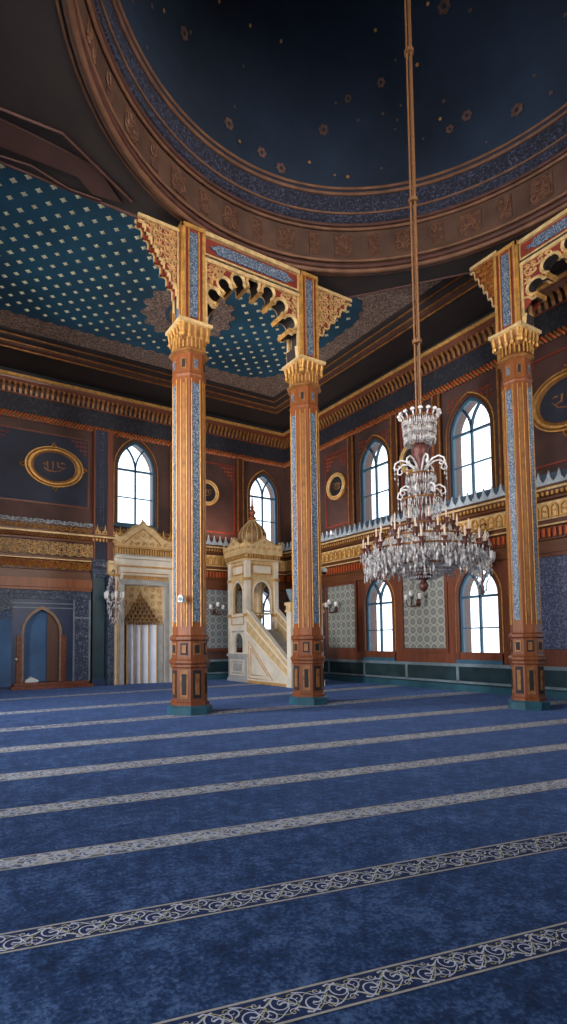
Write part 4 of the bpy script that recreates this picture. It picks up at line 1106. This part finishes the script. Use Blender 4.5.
# ================================================================== MINBAR
def minbar():
    x0, x1, y0, y1 = 11.22, 12.76, 18.5, 20.0
    t = thing('minbar', ((x0+x1)/2, 17.8, 0), 'cream marble pulpit with onion dome and straight stair behind the middle column', 'pulpit')
    cx, cy = (x0+x1)/2, (y0+y1)/2
    TX = lambda a, b, c: (x0+.0-c, a, b)       # left face: a along Y
    TY = lambda a, b, c: (a, y0-c, b)          # front face
    # base block
    mb = MB(); mb.box(x0-.04, x1+.04, y0-.04, y1+.04, 0, .12); mb.box(x0, x1, y0, y1, .12, 1.0); mb.box(x0-.05, x1+.05, y0-.05, y1+.05, 1.0, 1.12)
    base = mb.build('base_block', 'marble_grey', t)
    mb = MB(TX); frame_rect(mb, y0+.2, y1-.2, .25, .88, .05, 0, .04); frame_rect(mb, y0+.32, y1-.32, .37, .76, .03, 0, .03); mb.build('base_panel_moulding', 'marble', base)
    # corner posts
    w = .2
    for ax, ay in ((x0, y0), (x1-w, y0), (x0, y1-w), (x1-w, y1-w)):
        mb = MB(); mb.box(ax, ax+w, ay, ay+w, 1.12, 4.85); p = mb.build('corner_post', 'marble', t)
        mb = MB()
        for z in (2.6, 4.05): mb.box(ax-.03, ax+w+.03, ay-.03, ay+w+.03, z, z+.12)
        mb.build('post_collar', 'ochre', p)
    # pierced side screens
    def screen(T, a0, a1, name):
        m = (a0+a1)/2; ww = (a1-a0)
        mb = MB(T); mb.poly([(a0, 2.72), (a1, 2.72), (a1, 4.2), (a0, 4.2)], -.14, -.06, [gothic(m, ww*.72, 2.76, 3.55, 4.02)]); o = mb.build('arched_screen', 'cream', t)
        mb = MB(T); mb.poly(scale_g(m, ww*.72, 2.76, 3.55, 4.02, .045, 0), -.07, -.02, [gothic(m, ww*.72, 2.76, 3.55, 4.02)]); mb.build('arch_edge', 'marble', o)
        mb = MB(T); mb.box(a0, a1, 4.2, 4.85, -.14, -.05); o = mb.build('upper_panel', 'cream', t)
        mb = MB(T); frame_rect(mb, a0+.08, a1-.08, 4.3, 4.72, .045, -.06, -.02); mb.build('panel_moulding', 'ochre', o)
        mb = MB(T); mb.box(a0+.16, a1-.16, 4.37, 4.65, -.06, -.03); mb.build('inscription_panel', 'marble', o)
    screen(TX, y0+w, y1-w, 'l'); screen(TY, x0+w, x1-w, 'f')
    TR = lambda a, b, c: (x1+c, a, b); TB = lambda a, b, c: (a, y1+c, b)
    screen(TR, y0+w, y1-w, 'r'); screen(TB, x0+w, x1-w, 'b')
    # lower stage on the left side: arch, rail
    mb = MB(TX); m = (y0+y1)/2
    mb.poly([(y0+w, 1.12), (y1-w, 1.12), (y1-w, 2.05), (y0+w, 2.05)], -.14, -.06, [gothic(m, .62, 1.16, 1.62, 1.95)]); mb.build('lower_arch', 'marble', t)
    mb = MB(TX); mb.box(y0+w, y1-w, 2.05, 2.72, -.14, -.04); rl = mb.build('balustrade', 'marble', t)
    mb = MB(TX); frame_rect(mb, y0+w+.06, y1-w-.06, 2.28, 2.62, .035, -.05, -.01); mb.build('balustrade_moulding', 'ochre', rl)
    mb = MB(); mb.box(x0+.05, x1-.05, y0+.0, y1-.05, 1.98, 2.1); mb.build('platform', 'marble_grey', t)
    # crown
    mb = MB(); mb.box(x0-.04, x1+.04, y0-.04, y1+.04, 4.85, 4.93); mb.box(x0-.12, x1+.12, y0-.12, y1+.12, 5.10, 5.2); mb.box(x0-.0, x1+.0, y0-.0, y1+.0, 4.93, 5.12)
    cr = mb.build('crown_cornice', 'cream', t)
    mb = MB()
    k = 14
    for i in range(k):
        a = x0-.06+(x1-x0+.12)*(i+.2)/k; mb.box(a, a+.06, y0-.11, y0-.0, 4.95, 5.1)
        b = y0-.06+(y1-y0+.12)*(i+.2)/k; mb.box(x0-.11, x0, b, b+.06, 4.95, 5.1)
    mb.build('stalactite_drop', 'ochre', cr)
    def crest(T, a0, a1):
        m = (a0+a1)/2
        pts = [(a0, 5.2), (a1, 5.2), (a1+.05, 5.66), (a1-.08, 5.56), (a1-.3, 5.52), (m+.14, 5.72), (m, 5.86), (m-.14, 5.72), (a0+.3, 5.52), (a0+.08, 5.56), (a0-.05, 5.66)]
        mb = MB(T); mb.poly(pts, .06, .14); o = mb.build('crest_board', 'cream', cr)
        mb = MB(T); mb.ribbon(pts[2:], .05, .14, .17, taper=False)
        for i in range(7): mb.ribbon(spiral(a0+.12+i*(a1-a0-.24)/6, 5.36, .07, 1.2, i, 1 if i % 2 else -1, 8), .03, .14, .17)
        mb.ribbon(spiral(m, 5.58, .08, 1.2, 0, 1, 8), .03, .14, .17)
        mb.build('crest_scroll', 'ochre', o)
    crest(TX, y0-.1, y1+.1); crest(TY, x0-.1, x1+.1); crest(TR, y0-.1, y1+.1); crest(TB, x0-.1, x1+.1)
    # ribbed onion dome and finial
    mb = MB(); n = 48
    prof = [(.50, 5.2), (.50, 5.46), (.44, 5.5), (.46, 5.62), (.53, 5.76), (.57, 5.92), (.56, 6.08), (.47, 6.28), (.33, 6.44), (.20, 6.56), (.11, 6.68)]
    vs = []
    for r, z in prof:
        for i in range(n):
            a = 2*PI*i/n; rr = r*(1+.055*abs(math.cos(8*a))) if .3 < r and z > 5.5 else r
            vs.append((cx+rr*math.cos(a), cy+rr*math.sin(a), z))
    mb.add(vs, [(k*n+i, k*n+(i+1) % n, (k+1)*n+(i+1) % n, (k+1)*n+i) for k in range(len(prof)-1) for i in range(n)])
    dm = mb.build('onion_dome', 'muqarnas', t, smooth=True)
    mb = MB()
    for i in range(16):
        a = 2*PI*(i+.5)/16; mb.tube([(cx+r*1.02*math.cos(a), cy+r*1.02*math.sin(a), z) for r, z in prof[3:]], .018, 4)
    mb.build('dome_rib', 'cream', dm)
    mb = MB(); mb.lathe([(.13, 6.66), (.17, 6.76), (.10, 6.82), (.09, 6.9), (.16, 6.98), (.10, 7.08), (.055, 7.14), (.085, 7.22), (.04, 7.3), (.03, 7.6), (.004, 7.75)], cx, cy, 16)
    mb.build('finial', 'wood', t, smooth=True)
    # stair
    ys, ye = y0, 15.75
    nst = 10
    mb = MB()
    for i in range(nst):
        ya = ys-(ys-ye)*i/nst; yb = ys-(ys-ye)*(i+1)/nst; z = 2.0*(1-(i+1)/nst)+.0
        mb.box(x0+.12, x1-.12, yb, ya, 0, z+.2)
    mb.build('stair_steps', 'marble_grey', t)
    for xx, nm in ((x0, 'l'), (x1-.12, 'r')):
        TS = lambda a, b, c, xx=xx: (xx+.12-c, a, b)
        # wedge side wall
        mb = MB(TS); mb.poly([(ys, 0), (ye, 0), (ye, .28), (ys, 1.95)], 0, .12); sw = mb.build('stair_side', 'marble', t)
        mb = MB(TS); mb.poly([(ys, 1.95), (ye, .28), (ye, .88), (ys, 2.86)], .0, .12); pr = mb.build('parapet', 'cream', t)
        for c0, c1 in ((.12, .15), (-.03, 0)):
            mb = MB(TS)
            for off in (0, .52, .9):
                mb.ribbon([(ys, 1.95+off), (ye, .28+off*.66)], .07, c0 if c0 > 0 else c1, c1 if c0 > 0 else c0, taper=False)
            mb.build('sloping_moulding', 'marble', pr)
            mb = MB(TS)
            tri = [(ys-.15, .18), (ye+.95, .18), (ys-.15, 1.62)]
            cpt = (sum(p[0] for p in tri)/3, sum(p[1] for p in tri)/3)
            for s in (1., .72):
                q = [(cpt[0]+(p[0]-cpt[0])*s, cpt[1]+(p[1]-cpt[1])*s) for p in tri]; mb.ribbon(q+[q[0]], .045, c0 if c0 > 0 else c1, c1 if c0 > 0 else c0, taper=False)
            mb.box(ye, ys, 0, .1, min(c0, c1), max(c0, c1))
            mb.build('side_moulding', 'ochre', sw)
        mb = MB(TS); mb.poly([(ys, 2.84), (ye, .86), (ye, .94), (ys, 2.93)], -.03, .15); mb.build('handrail', 'marble', t)
    # gate posts
    for xx in (x0-.05, x1-.42):
        mb = MB(); mb.box(xx-.03, xx+.28, ye-.31, ye, 0, .2); mb.box(xx, xx+.25, ye-.28, ye-.03, .2, 2.62); gp = mb.build('gate_post', 'marble', t)
        mb = MB(); mb.box(xx-.04, xx+.29, ye-.32, ye+.01, 2.62, 2.7); mb.box(xx-.01, xx+.26, ye-.29, ye-.02, 2.7, 2.86); mb.box(xx-.05, xx+.30, ye-.33, ye+.02, 2.86, 2.96); mb.build('post_capital', 'cream', gp)
        mb = MB(); q = (xx+.125, ye-.155)
        mb.lathe([(.06, 2.96), (.05, 3.0), (.09, 3.1), (.16, 3.3), (.19, 3.42), (.15, 3.40)], q[0], q[1], 10); mb.build('post_urn', 'dado_frame', gp)
minbar()

# ================================================================== MEDALLIONS
def medallion(T, a, b, ra, rb, name, label, group, dark='navy_wall', ornate=False):
    P = T(a, b-rb, .05); t = thing(name, P, label, 'medallion', group)
    el = lambda k, n=40: [(a+ra*k*math.cos(2*PI*i/n), b+rb*k*math.sin(2*PI*i/n)) for i in range(n)]
    mb = MB(T); mb.poly(el(1.0), .04, .14, [el(.72)]); fr = mb.build('frame', 'gold', t)
    mb = MB(T); mb.ribbon(el(.92)+[el(.92)[0]], min(ra, rb)*.12, .12, .18, taper=False); mb.ribbon(el(.76)+[el(.76)[0]], min(ra, rb)*.10, .14, .17, taper=False)
    mb.build('frame_bead', 'gold_pale' if not ornate else 'gold_dull', fr)
    mb = MB(T)
    if ornate:
        for i in range(4):
            th = PI/2*i; mb.ribbon(spiral(a+ra*1.03*math.cos(th), b+rb*1.03*math.sin(th), .12, 1.2, th, 1, 10), .06, .06, .14)
        mb.build('frame_scroll', 'gold', fr)
    mb = MB(T); mb.poly(el(.74), .03, .07); pl = mb.build('plaque', dark, t)
    mb = MB(T)
    r = min(ra, rb)
    strokes = [[(-.5, -.1), (-.3, -.28), (0, -.3), (.3, -.2), (.5, .05)], [(-.35, .35), (-.32, 0), (-.3, -.2)], [(-.08, .4), (-.06, .05), (-.1, -.2)], [(.15, .38), (.18, .05), (.4, -.02), (.55, .1)], [(-.55, .12), (-.45, .2), (-.38, .12), (-.48, .04)], [(.3, .32), (.42, .36), (.5, .28)]]
    for s in strokes: mb.ribbon([(a+ra*p*.72, b+rb*q*.72) for p, q in s], r*.09, .07, .085)
    mb.build('calligraphy', 'gold_dull', pl)
G1 = 'round gold framed plaques on the walls'; G2 = 'oval gold framed plaques on the walls'
medallion(on_right, 17.17, 7.98, .58, .56, 'round_medallion', 'round gold framed dark plaque on the side wall, near the corner and first window', G1, 'black')
medallion(on_right, 13.1, 7.98, .58, .58, 'round_medallion', 'round gold framed dark plaque half hidden behind the upper chandelier', G1, 'black')
medallion(on_qibla, 10.68, 8.05, .57, .56, 'round_medallion', 'round gold framed dark plaque high on the wall between two columns, above the pulpit', G1, 'black')
medallion(on_qibla, 4.3, 8.17, 1.06, .76, 'oval_medallion', 'large oval gold framed plaque on the dark blue panel above the doorway', G2, 'navy_wall', True)
medallion(on_right, 7.85, 7.98, 1.0, .82, 'oval_medallion', 'large oval gold framed plaque beyond the column beside the side windows', G2, 'navy_wall', True)

# ================================================================== CHANDELIER
def chandelier():
    cx, cy = 6.6, 5.7
    t = thing('crystal_chandelier', (cx, cy, 2.33), 'huge tiered crystal chandelier hanging from the dome on long brass cables', 'chandelier')
    rr = random.Random(11)
    mb = MB()
    top = 13.46+4.55*math.sqrt(1-((cx-DX)**2+(cy-DY)**2)/5.28**2)
    for i in range(3):
        a = 2*PI*i/3+.6; mb.tube([(cx+.04*math.cos(a), cy+.04*math.sin(a), 5.1), (cx+.04*math.cos(a), cy+.04*math.sin(a), top)], .015, 5)
    for z in (6.2, 8.5, 11.0): mb.lathe([(.075, z), (.075, z+.06)], cx, cy, 10)
    mb.build('suspension_cable', 'rod', t)
    mb = MB()
    mb.lathe([(.02, 2.62), (.06, 2.7), (.03, 2.8), (.05, 3.0), (.03, 3.2), (.07, 3.35), (.09, 3.45), (.04, 3.55), (.05, 3.8), (.08, 3.95), (.035, 4.05), (.06, 4.3), (.11, 4.42), (.13, 4.52), (.08, 4.62), (.05, 4.7), (.03, 5.1)], cx, cy, 14)
    mb.build('stem', 'cup', t, smooth=True)
    mb = MB(); mb.lathe([(.005, 2.33), (.05, 2.36), (.075, 2.42), (.05, 2.48), (.03, 2.5), (.09, 2.53), (.13, 2.58), (.06, 2.62)], cx, cy, 14); mb.build('bottom_finial', 'cup', t, smooth=True)
    # discs/rings carrying the drops
    mb = MB()
    def ringt(r, z, th): mb.tube([(cx+r*math.cos(2*PI*i/28), cy+r*math.sin(2*PI*i/28), z) for i in range(28)], th, 5, closed=True)
    for r, z in ((.25, 4.99), (.22, 4.12), (.30, 3.74), (.80, 2.96), (.62, 3.14), (.42, 3.32), (.55, 2.72)):
        mb = MB(); ringt(r, z, .014); mb.build('metal_ring', 'gold_dull', t)
    # drops
    mb = MB()
    def drop(x, y, z, L, w=.012):
        mb.add([(x, y, z), (x+w, y, z-L*.55), (x, y+w, z-L*.55), (x-w, y, z-L*.55), (x, y-w, z-L*.55), (x, y, z-L)],
               [(0, 1, 2), (0, 2, 3), (0, 3, 4), (0, 4, 1), (5, 2, 1), (5, 3, 2), (5, 4, 3), (5, 1, 4)])
    def curtain(r0, z0, r1, z1, n, rows, w=.012):
        for i in range(n):
            a = 2*PI*i/n+rr.uniform(-.03, .03)
            for k in range(rows):
                s = k/rows; r = r0+(r1-r0)*s; z = z0+(z1-z0)*s
                drop(cx+r*math.cos(a), cy+r*math.sin(a), z, abs(z1-z0)/rows*1.05, w)
    curtain(.255, 4.99, .22, 4.60, 56, 3, .014); curtain(.18, 4.97, .16, 4.58, 34, 3, .014)
    curtain(.22, 4.12, .17, 3.84, 36, 2, .015); curtain(.14, 4.12, .11, 3.82, 20, 2, .015)
    curtain(.30, 3.74, .24, 3.46, 34, 2); curtain(.2, 3.74, .16, 3.4, 18, 2)
    curtain(.80, 2.96, .78, 2.76, 90, 2, .016); curtain(.80, 2.94, .30, 2.60, 60, 7, .022)
    curtain(.62, 3.14, .60, 2.94, 70, 2, .016); curtain(.42, 3.32, .42, 3.12, 50, 2, .015); curtain(.55, 2.74, .12, 2.52, 36, 5, .02)
    for i in range(1100):                          # loose hanging prisms over the arms
        a = rr.uniform(0, 2*PI); r = .25+.66*math.sqrt(rr.random()); z = 3.16-.34*(r/.9)**1.5+rr.uniform(-.22, .16)
        drop(cx+r*math.cos(a), cy+r*math.sin(a), z, rr.uniform(.08, .17), rr.uniform(.012, .024))
    o = mb.build('crystal_drops', 'crystal', t); o['kind'] = 'stuff'
    # crown of glass leaves
    for i in range(16):
        a = 2*PI*i/16; c, s = math.cos(a), math.sin(a); mb = MB()
        mb.tube([(cx+c*r, cy+s*r, z) for r, z in ((.25, 4.98), (.265, 5.02), (.285, 5.05))], .012, 5)
        mb.ball((cx+c*.297, cy+s*.297, 5.07), .036, 8, 5, .8)
        mb.build('glass_leaf', 'milk', t, smooth=True)
    # scroll arms of the two upper tiers
    for tier, (z, R, n, ph) in enumerate(((4.2, .40, 8, .2), (3.78, .36, 8, .5))):
        for i in range(n):
            a = 2*PI*i/n+ph; c, s = math.cos(a), math.sin(a); mb = MB()
            P = [(.06, 0), (.12, .09), (.2, .16), (.3, .18), (.38, .13), (.4, .06), (.35, .03), (.31, .06), (.33, .1)]
            mb.tube([(cx+c*r*R/.4, cy+s*r*R/.4, z-.02+h) for r, h in P], .017, 6, r1=.01)
            ar = mb.build('scroll_arm', 'milk', t, smooth=True)
            mb = MB(); r = .39*R/.4; x, y = cx+c*r, cy+s*r
            for k in range(3): 
                zz = z+.05-.07*k; mb.add([(x, y, zz), (x+.014, y, zz-.035), (x, y+.014, zz-.035), (x-.014, y, zz-.035), (x, y-.014, zz-.035), (x, y, zz-.07)], [(0, 1, 2), (0, 2, 3), (0, 3, 4), (0, 4, 1), (5, 2, 1), (5, 3, 2), (5, 4, 3), (5, 1, 4)])
            mb.build('hanging_prism', 'crystal', ar)
    # candle arms: three tiers
    for R, zb, zc, n, ph in ((.88, 2.84, 2.98, 18, 0), (.68, 3.02, 3.16, 14, .13), (.45, 3.2, 3.34, 10, .3)):
        for i in range(n):
            a = 2*PI*i/n+ph; c, s = math.cos(a), math.sin(a); mb = MB()
            P = [(.05, 0.02), (R*.3, -.06), (R*.6, -.07), (R*.85, -.03), (R, .06)]
            mb.tube([(cx+c*r, cy+s*r, zb+h) for r, h in P], .013, 5)
            ar = mb.build('candle_arm', 'milk', t, smooth=True)
            x, y = cx+c*R, cy+s*R
            mb = MB(); mb.lathe([(.01, zb+.04), (.045, zb+.08), (.055, zb+.11), (.02, zb+.12), (.03, zb+.15), (.045, zb+.18), (.04, zb+.18)], x, y, 8); mb.build('candle_cup', 'cup', ar)
            mb = MB(); mb.lathe([(.013, zb+.15), (.013, zb+.27), (.016, zb+.29), (.002, zb+.34)], x, y, 6); mb.build('candle', 'candle', ar)
            mb = MB()
            for k in range(5):
                b = 2*PI*k/5+a; xx, yy = x+.045*math.cos(b), y+.045*math.sin(b); zz = zb+.1
                for q in range(2):
                    mb.add([(xx, yy, zz), (xx+.012, yy, zz-.04), (xx, yy+.012, zz-.04), (xx-.012, yy, zz-.04), (xx, yy-.012, zz-.04), (xx, yy, zz-.08)], [(0, 1, 2), (0, 2, 3), (0, 3, 4), (0, 4, 1), (5, 2, 1), (5, 3, 2), (5, 4, 3), (5, 1, 4)]); zz -= .075
            mb.build('hanging_prism', 'crystal', ar)
chandelier()

# small crystal lamps
def crystal_lamp(cx, cy, ztop, h, r, label, hang, standing=False):
    t = thing('crystal_lamp', (cx, cy, ztop-h), label, 'lamp', 'small crystal lamps by the walls')
    mb = MB()
    mb.lathe([(.02, ztop-h), (.05, ztop-h*.96), (.02, ztop-h*.85), (.035, ztop-h*.6), (.015, ztop-h*.4), (.03, ztop-h*.2), (.015, ztop)], cx, cy, 10)
    mb.tube([(cx, cy, ztop-.05), (cx, cy, ztop+.12), (cx*.7+hang[0]*.3, cy*.7+hang[1]*.3, ztop+.2), (hang[0], hang[1], ztop+.1)], .02, 5)
    mb.build('stem', 'cup', t)
    mb = MB(); mb.tube([(cx+r*.55*math.cos(2*PI*i/16), cy+r*.55*math.sin(2*PI*i/16), ztop-.03) for i in range(16)], .03, 5, closed=True); mb.build('gilt_collar', 'gold', t)
    mb = MB(); rr = random.Random(5)
    for i in range(150):
        a = rr.uniform(0, 2*PI); s = rr.random(); q = r*(.35+.6*math.sin(PI*min(1, s*.9+.1)))*rr.uniform(.7, 1); z = ztop-h*s*.92
        x, y = cx+q*math.cos(a), cy+q*math.sin(a); w = .022; L = .13
        mb.add([(x, y, z), (x+w, y, z-L*.5), (x, y+w, z-L*.5), (x-w, y, z-L*.5), (x, y-w, z-L*.5), (x, y, z-L)], [(0, 1, 2), (0, 2, 3), (0, 3, 4), (0, 4, 1), (5, 2, 1), (5, 3, 2), (5, 4, 3), (5, 1, 4)])
    o = mb.build('crystal_drops', 'crystal', t); o['kind'] = 'stuff'
    for i in range(6):
        a = 2*PI*i/6+.4; c, s = math.cos(a), math.sin(a); mb = MB(); z = ztop-h*.45
        mb.tube([(cx, cy, z-.1), (cx+c*r*.5, cy+s*r*.5, z-.2), (cx+c*r, cy+s*r, z-.05)], .014, 5)
        ar = mb.build('lamp_arm', 'milk', t, smooth=True)
        mb = MB(); mb.lathe([(.02, z-.05), (.05, z), (.06, z+.14), (.05, z+.2)], cx+c*r, cy+s*r, 8); mb.build('lamp_glass', 'milk', ar)
crystal_lamp(14.3, 10.18, 4.85, 1.95, .34, 'small crystal lamp hanging in front of an arched lower window', (14.86, 10.18))
crystal_lamp(6.33, 19.96, 4.15, 1.9, .34, 'small crystal lamp hanging beside the prayer niche hood, before the carved pier', (6.33, 20.36))

# ================================================================== SCONCES, SPEAKERS
def sconce(T, a, b, label):
    t = thing('wall_sconce', T(a, b-.2, .05), label, 'wall lamp', 'brass two-armed wall sconces')
    mb = MB(T); el = [(a+.07*math.cos(2*PI*i/12), b-.05+.12*math.sin(2*PI*i/12)) for i in range(12)]; mb.poly(el, .04, .1); mb.build('back_plate', 'cup', t)
    for s in (-1, 0, 1):
        mb = MB(T); R = .3
        P = [(a, b-.08, .1), (a+s*.12, b-.2, .2), (a+s*.24, b-.18, .3+(.1 if s == 0 else 0)), (a+s*R, b-.05, .32+(.1 if s == 0 else 0)), (a+s*R, b+.04, .32+(.1 if s == 0 else 0))]
        mb.tube(P, .018, 6); ar = mb.build('sconce_arm', 'cup', t, smooth=True)
        q = T(a+s*R, b+.04, .32+(.1 if s == 0 else 0)); mb = MB(); z = q[2]+(.10 if s == 0 else 0)
        mb.lathe([(.03, z), (.075, z+.03), (.08, z+.17), (.06, z+.2)], q[0], q[1], 10); mb.build('lamp_glass', 'milk', ar, smooth=True)
sconce(on_right, 17.35, 2.95, 'brass sconce with white glass cups on the tile panel nearest the corner')
sconce(on_right, 13.05, 2.95, 'brass sconce with white glass cups on tiles beneath the chandelier')
sconce(on_qibla, 11.0, 2.95, 'brass sconce with white glass cups on tiles between prayer niche and pulpit')

def speaker(p, d, label):
    x, y, z = p; t = thing('loudspeaker', (x, y, z-.1), label, 'loudspeaker')
    dv = Vector(d).normalized(); sd = dv.cross(Vector((0, 0, 1))).normalized()
    def T(a, b, c): q = Vector((x, y, z))+sd*a+dv*c+Vector((0, 0, b)); return tuple(q)
    mb = MB(T); mb.poly([(-.06, -.08), (.06, -.08), (.06, .04), (.03, .08), (-.03, .08), (-.06, .04)], .04, .2); b = mb.build('housing', 'white_plastic', t)
    mb = MB(T); mb.poly([(.04*math.cos(2*PI*i/12), -.01+.04*math.sin(2*PI*i/12)) for i in range(12)], .2, .215); mb.build('grille', 'dado_frame', b)
    mb = MB(T); mb.box(-.02, .02, -.03, .03, -.03, .06); mb.build('wall_bracket', 'lens', t)
speaker((5.08, 11.02, 2.55), (-.8, -.6, 0), 'small white loudspeaker fixed on the shaft of the column before the prayer niche')
def cctv(p, label):
    x, y, z = p; t = thing('dome_camera', (x, y, z-.15), label, 'camera')
    mb = MB(); mb.lathe([(.05, z+.06), (.09, z+.02), (.09, z-.04), (.07, z-.05)], x, y, 12); mb.box(x-.2, x, y-.02, y+.02, z, z+.04); mb.build('housing', 'white_plastic', t)
    mb = MB(); mb.ball((x, y, z-.06), .06, 10, 6); mb.build('lens_dome', 'lens', t, smooth=True)
cctv((9.2, 11.22, 3.46), 'white security camera with black dome on the column beside the pulpit')
